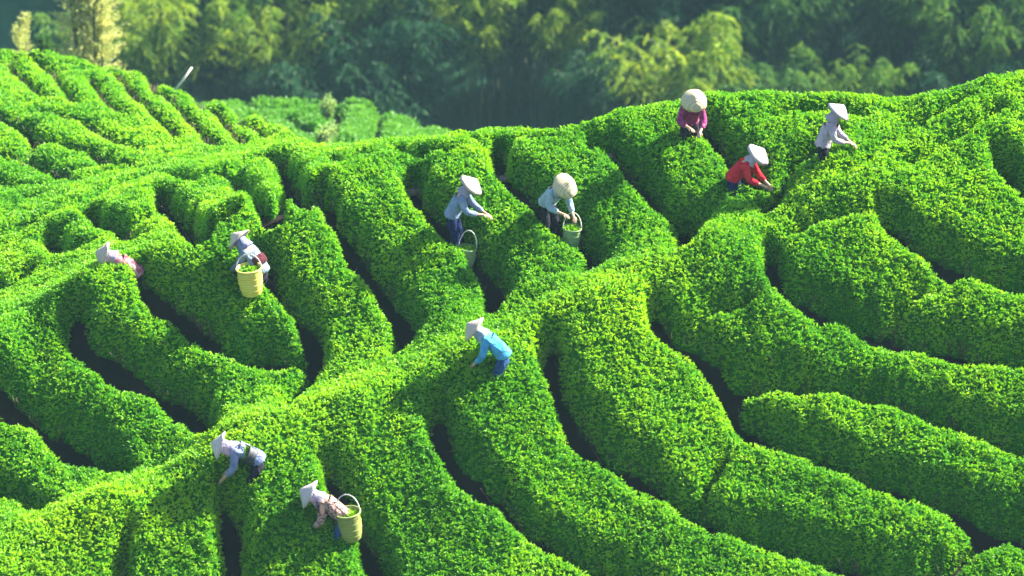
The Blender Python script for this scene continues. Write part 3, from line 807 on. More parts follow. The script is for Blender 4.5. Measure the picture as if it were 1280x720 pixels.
var = []
for k, kw in enumerate([dict(), dict(culms=20, arch=3.0, h=8.6), dict(culms=14, arch=1.9, h=9.5), dict(culms=18, arch=2.6, lean=(-1.6, -0.4)),
                        dict(culms=9, arch=0.5, h=8, spread=0.35, leaves=2600, llen=0.10, lw=0.013, t0=0.15, up=True),
                        dict(culms=20, arch=2.9, h=12.8, t0=0.60, leaves=520), dict(culms=16, arch=2.4, h=13.6, t0=0.66, leaves=620)]):
    var.append(bamboo_mesh("bamboo", 40 + k, **kw))
_cache = {}
def clump(kind, vi, mi, x, y, scale, rz, label, group=None, cat="bamboo"):
    root = empty(kind, (x, y, float(coverage_ground(np.array([x]), np.array([y]))[0]) - 0.15), rz)
    root.scale = (scale * (0.7 if vi == 4 else 1), scale * (0.7 if vi == 4 else 1), scale)
    key = (vi, mi)
    stems, V, F_, ti = var[vi]
    if key not in _cache:
        a = stems.build("culms", M_culm, root)
        b = mesh_np("foliage", V, F_, M_bam[mi], root, smooth=False, fattr={"tint": ti})
        _cache[key] = (a, b)
    else:
        for src in _cache[key]:
            c = src.copy(); COL.objects.link(c); c.parent = root
    for c in root.children:
        c['kind'] = 'stuff'
    tag(root, label, cat, group)
    return root

def at_depth(px, y):
    return (px - 640) / FPX * y * 1.09, y        # plan point under a sight line (about 16 degrees down)

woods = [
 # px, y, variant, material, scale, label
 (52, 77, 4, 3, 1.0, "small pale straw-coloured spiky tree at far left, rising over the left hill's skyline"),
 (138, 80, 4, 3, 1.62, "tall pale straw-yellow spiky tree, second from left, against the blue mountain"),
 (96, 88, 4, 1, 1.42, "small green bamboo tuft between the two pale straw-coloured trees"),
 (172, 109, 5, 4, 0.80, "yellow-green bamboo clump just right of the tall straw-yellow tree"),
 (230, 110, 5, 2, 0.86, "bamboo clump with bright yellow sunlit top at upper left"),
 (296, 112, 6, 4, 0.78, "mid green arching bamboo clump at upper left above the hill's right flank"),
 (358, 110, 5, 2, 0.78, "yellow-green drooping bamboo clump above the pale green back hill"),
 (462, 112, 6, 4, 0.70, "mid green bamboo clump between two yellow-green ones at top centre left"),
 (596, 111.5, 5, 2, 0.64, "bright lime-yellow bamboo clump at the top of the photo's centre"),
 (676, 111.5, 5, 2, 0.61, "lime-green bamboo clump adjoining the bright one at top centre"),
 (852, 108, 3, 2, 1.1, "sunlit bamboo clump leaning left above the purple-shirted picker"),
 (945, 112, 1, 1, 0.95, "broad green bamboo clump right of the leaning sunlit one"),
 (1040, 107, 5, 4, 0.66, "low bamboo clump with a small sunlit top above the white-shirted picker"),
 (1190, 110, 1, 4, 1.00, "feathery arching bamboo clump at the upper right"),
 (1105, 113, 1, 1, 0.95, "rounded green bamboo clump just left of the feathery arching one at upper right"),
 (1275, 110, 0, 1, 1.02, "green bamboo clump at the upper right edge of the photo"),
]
for k, (px, y, vi, mi, sc, lb) in enumerate(woods):
    x, y = at_depth(px, y)
    clump("bamboo_clump" if vi != 4 else "feathery_tree", vi, mi, x, y, sc, 0.0 if vi == 3 else k * 1.7, lb, None, "bamboo" if vi != 4 else "tree")
rw = np.random.default_rng(11)
def place(px):
    for lim, w in [(215, "above the left hill's skyline"), (290, "above the left hill's right flank"), (370, "above the back hill's left end"), (450, "above the back hill's weeds"),
                   (540, "above the back hill's right end"), (640, "above the dip of the ridge"), (740, "right of the ridge's dip"), (830, "left of the purple-shirted picker"), (910, "above the purple-shirted picker"),
                   (1000, "right of the purple-shirted picker"), (1090, "above the white-shirted picker"), (1180, "right of the white-shirted picker"), (1290, "above the upper right crest")]:
        if px < lim: return w
    return "beyond the right edge"
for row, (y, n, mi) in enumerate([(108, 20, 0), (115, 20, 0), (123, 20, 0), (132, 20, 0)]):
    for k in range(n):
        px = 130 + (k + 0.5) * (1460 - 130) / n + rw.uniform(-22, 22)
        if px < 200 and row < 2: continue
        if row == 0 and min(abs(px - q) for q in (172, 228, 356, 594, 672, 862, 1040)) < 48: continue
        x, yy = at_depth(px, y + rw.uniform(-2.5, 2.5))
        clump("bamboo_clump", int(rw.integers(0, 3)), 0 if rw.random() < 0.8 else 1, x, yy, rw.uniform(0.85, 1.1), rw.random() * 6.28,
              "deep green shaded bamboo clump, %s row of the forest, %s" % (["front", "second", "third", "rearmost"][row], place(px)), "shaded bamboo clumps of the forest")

# ------------------------------------------------------------------ tea pickers
def cloth(name, stops, nscale=6, bump=0.5):
    m = solid(name, stops, nscale=nscale, rough=0.95, bump=0.0)
    t = m.node_tree; N = t.nodes; L = t.links
    p = [n for n in N if n.type == 'BSDF_PRINCIPLED'][0]; p.inputs['Specular IOR Level'].default_value = 0.08
    tc = N.new("ShaderNodeTexCoord"); nz = N.new("ShaderNodeTexNoise"); nz.inputs['Scale'].default_value = 7; nz.inputs['Detail'].default_value = 3; nz.inputs['Distortion'].default_value = 1.2
    L.new(tc.outputs['Object'], nz.inputs['Vector'])
    b = N.new("ShaderNodeBump"); b.inputs['Strength'].default_value = 1.0; b.inputs['Distance'].default_value = 0.07   # creases
    L.new(nz.outputs['Fac'], b.inputs['Height']); L.new(b.outputs[0], p.inputs['Normal'])
    return m
M_skin = solid("skin", [(0.3, (0.42, 0.24, 0.16)), (0.7, (0.52, 0.31, 0.21))], nscale=8, rough=0.55)
M_hair = solid("hair", [(0.3, (0.010, 0.008, 0.007)), (0.7, (0.025, 0.02, 0.018))], nscale=30, rough=0.5)
M_eye = solid("eye", [(0.3, (0.01, 0.008, 0.006)), (0.7, (0.02, 0.012, 0.01))], nscale=5, rough=0.2)
M_lip = solid("lips", [(0.3, (0.30, 0.10, 0.09)), (0.7, (0.36, 0.13, 0.11))], nscale=5, rough=0.5)
def hat_mat(name, a, b):
    m, t, N, L = nmat(name)
    tc = N.new("ShaderNodeTexCoord")
    w = N.new("ShaderNodeTexWave"); w.wave_type = 'RINGS'; w.rings_direction = 'Z'; w.inputs['Scale'].default_value = 14; w.inputs['Distortion'].default_value = 1.5
    L.new(tc.outputs['Object'], w.inputs['Vector'])
    r = ramp(N, L, w.outputs['Fac'], [(0.1, a), (0.8, b)])
    p = N.new("ShaderNodeBsdfPrincipled"); p.inputs['Roughness'].default_value = 0.75; L.new(r.outputs[0], p.inputs['Base Color'])
    bp = N.new("ShaderNodeBump"); bp.inputs['Strength'].default_value = 0.4; bp.inputs['Distance'].default_value = 0.01; L.new(w.outputs['Fac'], bp.inputs['Height']); L.new(bp.outputs[0], p.inputs['Normal'])
    o = N.new("ShaderNodeOutputMaterial"); L.new(p.outputs[0], o.inputs[0])
    return m
M_hat = {"cream": hat_mat("straw_cream", (0.36, 0.31, 0.19), (0.50, 0.43, 0.28)),
         "white": hat_mat("cloth_covered_straw", (0.36, 0.31, 0.33), (0.50, 0.44, 0.45)),
         "pale": hat_mat("bleached_straw", (0.34, 0.28, 0.24), (0.48, 0.40, 0.33))}
MC = {
 "purple": cloth("purple_cloth", [(0.35, (0.16, 0.02, 0.10)), (0.6, (0.30, 0.05, 0.15)), (0.75, (0.42, 0.18, 0.26))], 14),
 "white": cloth("white_cloth", [(0.3, (0.27, 0.24, 0.31)), (0.7, (0.40, 0.36, 0.43))], 5),
 "red": cloth("red_cloth", [(0.35, (0.42, 0.012, 0.03)), (0.7, (0.58, 0.03, 0.04))], 6),
 "sky": cloth("pale_blue_cloth", [(0.3, (0.12, 0.17, 0.30)), (0.7, (0.21, 0.27, 0.40))], 5),
 "ice": cloth("ice_blue_cloth", [(0.3, (0.18, 0.28, 0.38)), (0.7, (0.30, 0.40, 0.48))], 5),
 "grey": cloth("grey_blue_cloth", [(0.3, (0.11, 0.15, 0.22)), (0.7, (0.20, 0.26, 0.33))], 5),
 "azure": cloth("azure_cloth", [(0.3, (0.03, 0.20, 0.42)), (0.7, (0.10, 0.38, 0.60))], 5),
 "slate": cloth("slate_cloth", [(0.3, (0.12, 0.15, 0.28)), (0.7, (0.24, 0.28, 0.44))], 5),
 "print": cloth("pinkish_print_cloth", [(0.40, (0.10, 0.05, 0.05)), (0.48, (0.34, 0.22, 0.18)), (0.56, (0.50, 0.38, 0.36)), (0.62, (0.26, 0.12, 0.10))], 26),
 "rose": cloth("rose_cloth", [(0.4, (0.22, 0.05, 0.08)), (0.6, (0.46, 0.26, 0.30))], 14),
 "navy": cloth("navy_cloth", [(0.3, (0.006, 0.010, 0.045)), (0.7, (0.015, 0.022, 0.09))], 6),
 "dark": cloth("dark_cloth", [(0.3, (0.008, 0.008, 0.014)), (0.7, (0.022, 0.020, 0.035))], 6),
 "denim": cloth("denim_cloth", [(0.3, (0.010, 0.035, 0.12)), (0.7, (0.03, 0.08, 0.20))], 6),
 "maroon": cloth("maroon_cloth", [(0.3, (0.05, 0.012, 0.02)), (0.7, (0.11, 0.03, 0.04))], 6),
 "lilac": cloth("lilac_cloth", [(0.3, (0.22, 0.20, 0.30)), (0.7, (0.34, 0.31, 0.40))], 6),
}

def skin_mesh(name, verts, edges, rad, mat, parent, sub=1):
    me = bpy.data.meshes.new(name)
    me.from_pydata([tuple(v) for v in verts], edges, [])
    me.materials.append(mat)
    o = bpy.data.objects.new(name, me); COL.objects.link(o); o.parent = parent
    md = o.modifiers.new("skin", 'SKIN'); md.use_smooth_shade = True
    sv = me.skin_vertices[0].data
    for i, r in enumerate(rad):
        sv[i].radius = (r, r) if not isinstance(r, tuple) else r
        sv[i].use_root = (i == 0)
    sb = o.modifiers.new("sub", 'SUBSURF'); sb.levels = sub; sb.render_levels = sub
    return o

class Net:
    def __init__(s): s.v = []; s.e = []; s.r = []
    def a(s, p, r, link=None):
        s.v.append(Vector(p)); s.r.append(r)
        if link is not None: s.e.append((link, len(s.v) - 1))
        return len(s.v) - 1

def person(hatpx, face, bend, label, shirt, trousers, hat, head=None, reach=(0.42, -0.28), spread=0.16, hatr=0.25, hath=0.17, scarf="white", knee=0.05, arms_back=None, vest=None, drop=0.0, dome=False, rmin=43):
    """face: plan angle (deg) the picker faces, 0 = image right, 90 = away. bend: torso tilt from upright."""
    b = math.radians(bend); hb = math.radians(head if head is not None else bend * 0.8)
    U = lambda f, l, z: Vector((f, l, z))                # local: x forward, y left, z up
    pel = U(-0.10 * math.sin(b), 0, 0.86 - 0.05 * math.sin(b))
    def sp(s):                                           # spine curve, gently rounded
        n = 8; p = pel.copy(); ds = s / n
        for i in range(n):
            th = b * (0.55 + 0.6 * min(1, (i + .5) * ds / 0.5))
            p = p + U(math.sin(th), 0, math.cos(th)) * ds
        return p
    th_top = b * 1.1
    lat = Vector((0, 1, 0))
    neck = sp(0.50); nd = U(math.sin(hb), 0, math.cos(hb))
    headc = neck + U(math.sin((th_top + hb) / 2), 0, math.cos((th_top + hb) / 2)) * 0.13
    fdir = U(math.cos(hb), 0, -math.sin(hb))             # where the face looks
    hips = {s: pel + U(0, 0.09 * s, -0.04) for s in (-1, 1)}
    ank = {s: U(0.03 * s, 0.11 * s, 0.075) for s in (-1, 1)}
    kn = {s: (hips[s] + ank[s]) / 2 + U(knee + 0.03, 0, 0.02) for s in (-1, 1)}
    sh = {s: sp(0.43) + lat * 0.165 * s for s in (-1, 1)}
    hand = {}; elb = {}
    for s in (-1, 1):
        h = sh[s] + U(reach[0] + 0.03 * s, -0.06 * s, reach[1] - 0.03 * s)
        d = h - sh[s]; ln = d.length
        if ln > 0.53: h = sh[s] + d * (0.53 / ln); ln = 0.53
        hand[s] = h
        off = math.sqrt(max(0.28 ** 2 - (ln / 2) ** 2, 0.0004))
        perp = (U(-0.4, 0.6 * s, -0.8)); perp = perp - d.normalized() * perp.dot(d.normalized())
        elb[s] = (sh[s] + h) / 2 + perp.normalized() * off
    hatc = headc + nd * 0.10
    ang = math.radians(face); f2 = Vector((math.cos(ang), math.sin(ang)))
    # stand the feet on the ground so that the hat lies on its sight line
    dr = ray(hatpx[0], hatpx[1]); best = None
    for t_ in np.arange(rmin, 66, 0.02):
        q = dr * t_
        fx = q[0] - f2.x * hatc.x; fy = q[1] - f2.y * hatc.x
        gz = float(GA.samp(GA.Gz, fx, fy))
        if q[2] - gz <= hatc.z + 0.04 - drop:
            best = (fx, fy, q[2] - hatc.z); break
    root = empty("person", best, ang)
    tag(root, label, "tea picker", None)
    # body: one skinned surface with head, neck, arms, five-fingered hands, legs and feet
    n = Net()
    p0 = n.a(pel, (0.125, 0.10)); c1 = n.a(sp(0.22), (0.115, 0.085), p0); c2 = n.a(sp(0.40), (0.12, 0.09), c1)
    nk = n.a(neck, 0.052, c2); hd0 = n.a(headc - nd * 0.045 + fdir * 0.01, 0.068, nk); hd1 = n.a(headc + nd * 0.03, 0.088, hd0); n.a(headc + nd * 0.085, 0.055, hd1)
    n.a(headc - nd * 0.01 + fdir * 0.105, 0.014, hd0)                      # nose
    for s in (-1, 1):
        h = n.a(hips[s], 0.082, p0); k = n.a(kn[s], 0.056, h); cf = n.a((kn[s] * 0.62 + ank[s] * 0.38), 0.052, k); a_ = n.a(ank[s], 0.036, cf)
        n.a(ank[s] + U(0.13, 0.015 * s, -0.045), 0.034, a_)
        q1 = n.a(sh[s], 0.055, c2); q2 = n.a(elb[s], 0.040, q1); q3 = n.a(hand[s], 0.026, q2)
        hdv = (hand[s] - elb[s]).normalized(); side = hdv.cross(Vector((0, 0, 1))); side = side.normalized() if side.length > 0.1 else lat.copy(); pn = hdv.cross(side)
        pm = n.a(hand[s] + hdv * 0.07, (0.034, 0.02), q3)
        for fi, (o_, l_) in enumerate([(-0.030, 0.070), (-0.010, 0.082), (0.011, 0.076), (0.030, 0.058)]):
            r1_ = hand[s] + hdv * 0.095 + side * o_
            m1 = n.a(r1_ + hdv * 0.012, 0.0095, pm); m2 = n.a(r1_ + hdv * l_ * 0.5 + pn * 0.012, 0.0085, m1); n.a(r1_ + hdv * l_ * 0.85 + pn * 0.034, 0.007, m2)
        t1 = n.a(hand[s] + hdv * 0.045 + side * 0.036 * -s, 0.011, pm); n.a(hand[s] + hdv * 0.095 + side * 0.055 * -s + pn * 0.02, 0.009, t1)
    skin_mesh("body", n.v, n.e, n.r, M_skin, root)
    # shirt with sleeves
    n = Net()
    p0 = n.a(sp(0.20), (0.192, 0.155)); lo = n.a(sp(0.02) , (0.200, 0.165), p0); n.a(sp(-0.09), (0.205, 0.172), lo)
    c2 = n.a(sp(0.36), (0.190, 0.148), p0); n.a(sp(0.455), (0.085, 0.075), c2)
    for s in (-1, 1):
        q1 = n.a(sh[s] - (sh[s] - sp(0.36)) * 0.05, 0.088, c2); q2 = n.a(elb[s], 0.072, q1); n.a(elb[s] * 0.22 + hand[s] * 0.78, 0.058, q2)
    skin_mesh("shirt", n.v, n.e, n.r, MC[shirt], root)
    # trousers
    n = Net()
    p0 = n.a(pel + U(0, 0, 0.0), (0.165, 0.140)); n.a(sp(0.10), (0.150, 0.125), p0)
    for s in (-1, 1):
        h = n.a(hips[s] - U(0, 0, 0.06), 0.112, p0); k = n.a(kn[s], 0.086, h); n.a(ank[s] + U(0, 0, 0.05), 0.066, k)
    skin_mesh("trousers", n.v, n.e, n.r, MC[trousers], root)
    for s in (-1, 1):
        w = MB(); a0 = ank[s] + U(-0.05, 0, -0.04); a1 = ank[s] + U(0.06, 0.01 * s, -0.045); a2 = ank[s] + U(0.16, 0.015 * s, -0.05)
        w.tube([a0, a1, a2], [0.042, 0.046, 0.036], n=10); w.build("shoe", M_hair, root)
    # head frame
    R3 = Matrix((fdir, lat, nd)).transposed().to_4x4()
    Mh = Matrix.Translation(headc) @ R3
    for s in (-1, 1):
        e = MB(); e.lathe([(0.0, -0.009), (0.008, -0.005), (0.010, 0), (0.008, 0.005), (0, 0.009)], 8, Mh @ Matrix.Translation((0.084, 0.030 * s, 0.012))); e.build("eye", M_eye, root)
        e = MB(); e.lathe([(0.0, -0.03), (0.012, -0.018), (0.016, 0.006), (0.010, 0.024), (0, 0.03)], 8, Mh @ Matrix.Translation((-0.005, 0.094 * s, 0.0))); e.build("ear", M_skin, root)
    e = MB(); e.tube([Mh @ Vector((0.080, -0.022, -0.052)), Mh @ Vector((0.090, 0, -0.055)), Mh @ Vector((0.080, 0.022, -0.052))], [0.004, 0.008, 0.004], n=6); e.build("mouth", M_lip, root)
    # headscarf: open in front, falling over nape and shoulders
    e = MB(); vs = []; fs = []; na = 17; nz_ = 9
    for j in range(nz_):
        v = j / (nz_ - 1)
        zz = 0.115 - 0.27 * v
        rr = 0.112 * math.sin(min(1.0, v * 2.2 + 0.12) * math.pi / 2) + max(0, v - 0.6) * 0.11
        for k in range(na):
            w = math.radians(58 + (302 - 58) * k / (na - 1))
            q = 1 + 0.03 * math.sin(5 * w + v * 4)
            p_ = Mh @ Vector((rr * math.cos(w) * q, rr * math.sin(w) * q, zz if v < 0.55 else zz))
            vs.append(p_)
    for j in range(nz_ - 1):
        for k in range(na - 1): fs.append((j * na + k, j * na + k + 1, (j + 1) * na + k + 1, (j + 1) * na + k))
    e.add(vs, fs); sc_ = e.build("headscarf", MC[scarf], root)
    so = sc_.modifiers.new("thick", 'SOLIDIFY'); so.thickness = 0.012
    # hair
    e = MB(); e.lathe([(0.0, 0.102), (0.05, 0.097), (0.085, 0.065), (0.098, 0.015), (0.095, -0.03)], 18, Mh @ Matrix.Translation((-0.018, 0, 0)), sx=0.98); e.build("hair", M_hair, root)
    # conical hat with brim edge, a slightly hollow cone
    e = MB(); Mt = Matrix.Translation(headc + nd * 0.045) @ R3 @ Matrix.Rotation(math.radians(6), 4, 'Y')
    if dome: prof = [(hatr - 0.012, -0.004), (hatr, 0.0), (hatr * 0.93, 0.035), (hatr * 0.75, 0.085), (hatr * 0.5, 0.125), (hatr * 0.22, 0.155), (0.03, 0.172), (0.001, 0.176)]
    else: prof = [(hatr - 0.014, -0.005), (hatr, 0.0), (hatr * 0.80, hath * 0.20), (hatr * 0.55, hath * 0.46), (hatr * 0.3, hath * 0.74), (hatr * 0.12, hath * 0.93), (0.001, hath)]
    inner = [(0.001, prof[-1][1] - 0.014)] + [(r_ * 0.97, z_ - 0.012) for r_, z_ in prof[1:-1][::-1]] + [prof[0]]
    e.lathe(inner + prof[1:], 28, Mt, wob=0.03)
    e.build("hat", M_hat[hat], root)
    for s in (-1, 1):
        e = MB(); e.tube([Mt @ Vector((0.02, 0.115 * s, 0.02)), Mh @ Vector((0.04, 0.092 * s, -0.03)), Mh @ Vector((0.045, 0.02 * s, -0.115))], 0.006, n=5); e.build("chin_strap", MC["dark"], root)
    if vest:
        w = MB(); w.tube([sp(0.10), sp(0.16), sp(0.22), sp(0.27)], [0.178, 0.186, 0.184, 0.174], n=18); w.build("apron_band", MC[vest], root)
    W = Matrix.Translation(best) @ Matrix.Rotation(ang, 4, 'Z')
    return {"root": root, "W": W, "feet": Vector(best), "waist": W @ sp(0.1), "chest": W @ sp(0.38), "pel": W @ pel, "hand": W @ hand[1], "open": float(GA.samp(openA, best[0], best[1]))}

P1 = person((868, 124), -84, 48, "person in purple shirt and round cream hat picking tea on the ridge", "purple", "dark", "cream", head=38, dome=True, hatr=0.245, scarf="maroon", reach=(0.30, -0.34))
P2 = person((1050, 137), -8, 24, "person standing in white long-sleeved shirt and dark trousers, facing right near the upper right ridge", "white", "dark", "white", head=30, reach=(0.34, -0.36), hatr=0.235, scarf="white")
P3 = person((950, 191), -22, 52, "person in a red shirt bending right with both arms in the bushes", "red", "navy", "white", head=36, reach=(0.34, -0.40), hatr=0.25, scarf="white")
P4 = person((591, 229), -12, 36, "person in pale blue shirt and navy trousers facing right, dim basket behind", "sky", "navy", "pale", head=34, reach=(0.38, -0.34), scarf="lilac")
P5 = person((708, 231), -52, 58, "person in ice blue shirt under a round cream hat tipped towards the camera", "ice", "dark", "cream", head=46, dome=True, hatr=0.25, scarf="ice", reach=(0.28, -0.38))
P6 = person((296, 297), 158, 44, "person in grey-blue shirt facing left with a bright yellow basket behind", "grey", "dark", "pale", head=44, reach=(0.30, -0.38), scarf="slate", vest="maroon")
P7 = person((590, 409), 176, 56, "person in azure and pale blue clothes bending left beside the crest band in the centre", "azure", "denim", "pale", head=46, reach=(0.18, -0.44), scarf="ice")
P8 = person((272, 556), 182, 78, "person in slate blue bending far forward to the left on the lower crest band", "slate", "dark", "white", head=66, reach=(0.16, -0.44), scarf="lilac")
P9 = person((384, 616), 178, 62, "person in pinkish patterned shirt and white hat bending left near the bottom", "print", "denim", "white", head=56, reach=(0.16, -0.42), hatr=0.26, hath=0.19, scarf="lilac")
P10 = person((127, 317), 190, 64, "person in rose clothes half hidden behind the front crest at left", "rose", "dark", "pale", head=62, reach=(0.2, -0.4), scarf="lilac", rmin=50.8)

# ------------------------------------------------------------------ picking baskets
def basket_mat(name, a, b, c):
    m, t, N, L = nmat(name)
    tc = N.new("ShaderNodeTexCoord")
    w = N.new("ShaderNodeTexWave"); w.bands_direction = 'Z'; w.inputs['Scale'].default_value = 9; w.inputs['Distortion'].default_value = 2.0
    L.new(tc.outputs['Object'], w.inputs['Vector'])
    r = ramp(N, L, w.outputs['Fac'], [(0.1, a), (0.5, b), (0.9, c)])
    p = N.new("ShaderNodeBsdfPrincipled"); p.inputs['Roughness'].default_value = 0.6; L.new(r.outputs[0], p.inputs['Base Color'])
    o = N.new("ShaderNodeOutputMaterial"); L.new(p.outputs[0], o.inputs[0])
    return m
M_bk = {"yellow": basket_mat("yellow_weave", (0.45, 0.36, 0.04), (0.60, 0.50, 0.08), (0.68, 0.60, 0.16)),
        "olive": basket_mat("olive_weave", (0.15, 0.18, 0.03), (0.21, 0.25, 0.05), (0.27, 0.31, 0.09)),  # olive weave darkened in place of shade from the gap
        "dim": basket_mat("grey_green_weave", (0.09, 0.16, 0.06), (0.15, 0.23, 0.10), (0.21, 0.30, 0.15)),  # grey-green weave, colour dimmed to imitate the shaded gap
        "black": basket_mat("dark_weave", (0.015, 0.018, 0.025), (0.03, 0.035, 0.05), (0.05, 0.06, 0.08))}
M_strap = cloth("pale_strap", [(0.3, (0.45, 0.45, 0.42)), (0.7, (0.60, 0.60, 0.55))], 8)

def basket(px, py, who, near, mat, label, r=0.20, h=0.44, tilt=(0, 0), wide=1.0, hang=None):
    """centre on the sight line px,py, `near` metres closer to the camera than the picker's waist"""
    d = ray(px, py); y = who["waist"].y - near; P = Vector(d * (y / d[1]))
    root = empty("picking_basket", P)
    root.rotation_euler = (math.radians(tilt[0]), math.radians(tilt[1]), 0)
    tag(root, label, "basket")
    z0 = -h / 2
    prof = [(0.001, z0), (r * 0.72, z0), (r * 0.78, z0 + 0.02), (r * 0.90, z0 + h * 0.3), (r * 0.97, z0 + h * 0.6), (r * 0.93, z0 + h * 0.85), (r * 0.99, z0 + h)]
    inn = [(q - 0.012, z) for q, z in prof[::-1][:-2]]
    e = MB(); e.lathe(prof + inn[:4], 28, wob=0.012, sx=wide); e.build("basket_wall", M_bk[mat], root)
    # weave hoops
    for zz in (0.22, 0.45, 0.68):
        q = np.interp(z0 + h * zz, [p[1] for p in prof[1:]], [p[0] for p in prof[1:]])
        e = MB(); e.lathe([(q + 0.001, z0 + h * zz - 0.014), (q + 0.009, z0 + h * zz), (q + 0.001, z0 + h * zz + 0.014)], 28, sx=wide); e.build("hoop", M_bk[mat], root)
    e = MB(); e.lathe([(r * 0.97, z0 + h - 0.02), (r * 1.05, z0 + h - 0.012), (r * 1.06, z0 + h + 0.012), (r * 0.97, z0 + h + 0.018), (r * 0.94, z0 + h)], 28, sx=wide); e.build("rim", M_bk[mat], root)
    e = MB(); pts = []
    for k in range(13):
        w = math.pi * k / 12
        pts.append((r * math.cos(w) * 0.98 * wide, 0.0 + 0.06 * math.sin(w), z0 + h + (0.24 if hang is None else hang) * math.sin(w)))
    e.tube(pts, 0.011, n=6); e.build("handle", M_strap, root)
    # freshly picked leaves inside
    n = 260; rr = r * 0.86 * np.sqrt(rng.random(n)); a = rng.random(n) * 6.283
    Pp = np.stack([rr * np.cos(a) * wide, rr * np.sin(a), np.full(n, z0 + h * 0.80) + rng.normal(0, 0.012, n) + 0.04 * (1 - (rr / r) ** 2)], -1)
    lv = leaf_cloud("picked_leaves", Pp, np.tile([0, 0, 1.0], (n, 1)), 0.06, rng.random(n), M_leaf, root, per=2)
    tag(lv, kind="stuff")
    e = MB(); e.lathe([(0.001, z0 + h * 0.79), (r * 0.90, z0 + h * 0.77)], 20, sx=wide); e.build("leaf_bed", M_core, root)
    return root
basket(313, 351, P6, 0.30, "yellow", "bright yellow woven basket hanging behind the picker in grey-blue shirt", r=0.225, h=0.50, tilt=(6, -4))
basket(583, 322, P4, 0.10, "dim", "dim grey-green basket in the gap behind the navy-trousered picker", r=0.17, h=0.38, tilt=(4, 6), hang=0.32)
basket(714, 297, P5, 0.16, "dim", "pale green basket in the dark gap below the picker in domed cream hat", r=0.17, h=0.38, tilt=(6, 4), hang=0.28)
basket(437, 657, P9, 0.05, "olive", "olive yellow basket beside the picker in pinkish patterned shirt", r=0.21, h=0.50, tilt=(4, -6), hang=0.30)
basket(313, 570, P8, 0.05, "black", "dark basket with a pale curved strap on the back of the lowest crest picker", r=0.16, h=0.26, tilt=(20, -50), hang=0.16)

# ------------------------------------------------------------------ small things in the plantation
M_stone = solid("pinkish_stone", [(0.3, (0.12, 0.075, 0.07)), (0.7, (0.26, 0.18, 0.17))], nscale=12, rough=0.9, bump=0.6)
def stone(px, py, sx_, sy_, label, sink=0.0):
    P = march(px, py, lambda x, y: GA.samp(GA.Gz, x, y) + 0.06, 42, 70, 0.03)
    r = np.random.default_rng(int(px))
    n = 14; m_ = 8; e = MB(); vs = []; fs = []
    for j in range(m_):
        ph = math.pi * j / (m_ - 1)
        for k in range(n):
            w = 2 * math.pi * k / n
            q = 1 + 0.16 * math.sin(2 * w + px) + 0.1 * math.sin(3 * ph + w) + r.normal(0, 0.03)
            vs.append((sx_ * q * math.sin(ph) * math.cos(w), sy_ * q * math.sin(ph) * math.sin(w), 0.07 * q * math.cos(ph)))
    for j in range(m_ - 1):
        for k in range(n): fs.append((j * n + k, j * n + (k + 1) % n, (j + 1) * n + (k + 1) % n, (j + 1) * n + k))
    e.add(vs, fs); o = e.build("stone", M_stone, None)
    o.location = (P[0], P[1], P[2] + 0.0)
    tag(o, label, "stone")
stone(517, 241, 0.17, 0.07, "flat pinkish stone in the gap left of the navy-trousered picker")
stone(630, 224, 0.12, 0.08, "small pinkish stone at the head of the gap left of domed cream hat")
stone(761, 197, 0.10, 0.07, "small pinkish stone in the long gap below the purple-shirted picker")

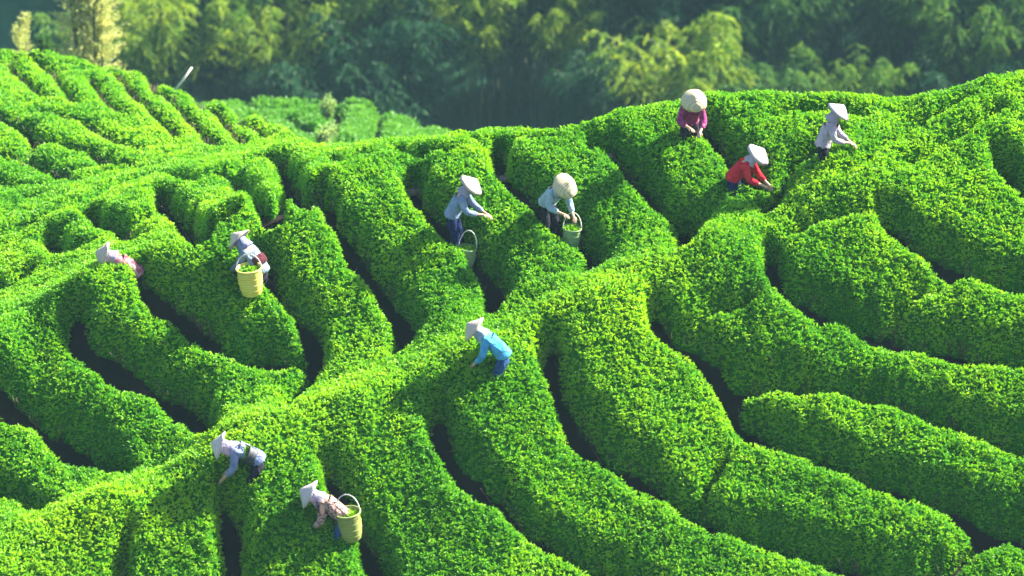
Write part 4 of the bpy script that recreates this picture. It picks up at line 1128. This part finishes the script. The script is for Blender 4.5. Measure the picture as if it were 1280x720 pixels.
M_weed = leaf_material("pale_weed", (0.10, 0.20, 0.06), (0.22, 0.36, 0.14), (0.42, 0.55, 0.30), nscale=1.0)
def weed(px, py, R, h, label, mat=M_weed, fn=None):
    d = ray(px, py) * R; x, y = d[0], d[1]
    z = float(coverage_ground(np.array([x]), np.array([y]))[0])
    z = max(z, d[2] - 0.4) if fn is None else z
    root = empty("weed_plant", (x, y, z)); tag(root, label, "plant")
    r = np.random.default_rng(int(px * 3)); st = MB(); P = []
    for k in range(14):
        a = r.random() * 6.28; q = r.uniform(0.1, 0.45) * h
        pts = [(0, 0, 0), (q * .4 * math.cos(a), q * .4 * math.sin(a), h * .5), (q * math.cos(a), q * math.sin(a), h * r.uniform(.75, 1.05))]
        st.tube(pts, [0.012, 0.009, 0.004], n=4, cap=False)
        for _ in range(26):
            t_ = r.uniform(.25, 1); P.append(np.array(pts[2]) * t_ + r.normal(0, 0.05, 3))
    st.build("stems", M_stem, root)
    P = np.array(P); Nn = np.tile([0, 0, 1.0], (len(P), 1))
    lv = leaf_cloud("leaves", P, Nn, 0.11, 0.5 + r.normal(0, .2, len(P)), mat, root, per=2, local=r); tag(lv, kind="stuff")
weed(409, 135, 82.5, 0.6, "pale leafy weed bush on the skyline of the back hill")
weed(412, 160, 79.5, 0.45, "pale leafy weed in the gap right of the stacked back hill hedges")
weed(404, 171, 78.0, 0.5, "pale leafy weed at the foot of the back hill, lowest of the three")
# leaning pale stick at the left hill's skyline
M_stick = solid("pale_wood", [(0.3, (0.45, 0.42, 0.40)), (0.7, (0.6, 0.58, 0.55))], nscale=8)
d = ray(229, 99) * 70.5; d2 = ray(240, 84) * 70.5
e = MB(); v0 = Vector(d) - Vector((0.25, 0, 0.9)); e.tube([Vector(d) * 2.6 - Vector(d2) * 1.6, Vector(d), Vector(d2)], [0.030, 0.028, 0.024], n=8); o = e.build("stick", M_stick, None)
tag(o, "pale leaning wooden stick sticking up behind the left hill's skyline", "stick")

# ------------------------------------------------------------------ air
hz = MB()
x0, x1, y0, y1, z0, z1 = -1510, 1510, -80, 2410, -400, 260
hz.add([(x0, y0, z0), (x1, y0, z0), (x1, y1, z0), (x0, y1, z0), (x0, y0, z1), (x1, y0, z1), (x1, y1, z1), (x0, y1, z1)],
       [(0, 3, 2, 1), (4, 5, 6, 7), (0, 1, 5, 4), (1, 2, 6, 5), (2, 3, 7, 6), (3, 0, 4, 7)])
m, t, N, L = nmat("haze_air")
pv = N.new("ShaderNodeVolumePrincipled"); pv.inputs['Color'].default_value = (0.42, 0.74, 0.92, 1); pv.inputs['Density'].default_value = 0.00028
pv.inputs['Anisotropy'].default_value = 0.0
o = N.new("ShaderNodeOutputMaterial"); L.new(pv.outputs[0], o.inputs['Volume'])
h_ = hz.build("haze", m, None, smooth=False); tag(h_, "thin blue morning haze in the air of the valley", kind="stuff")
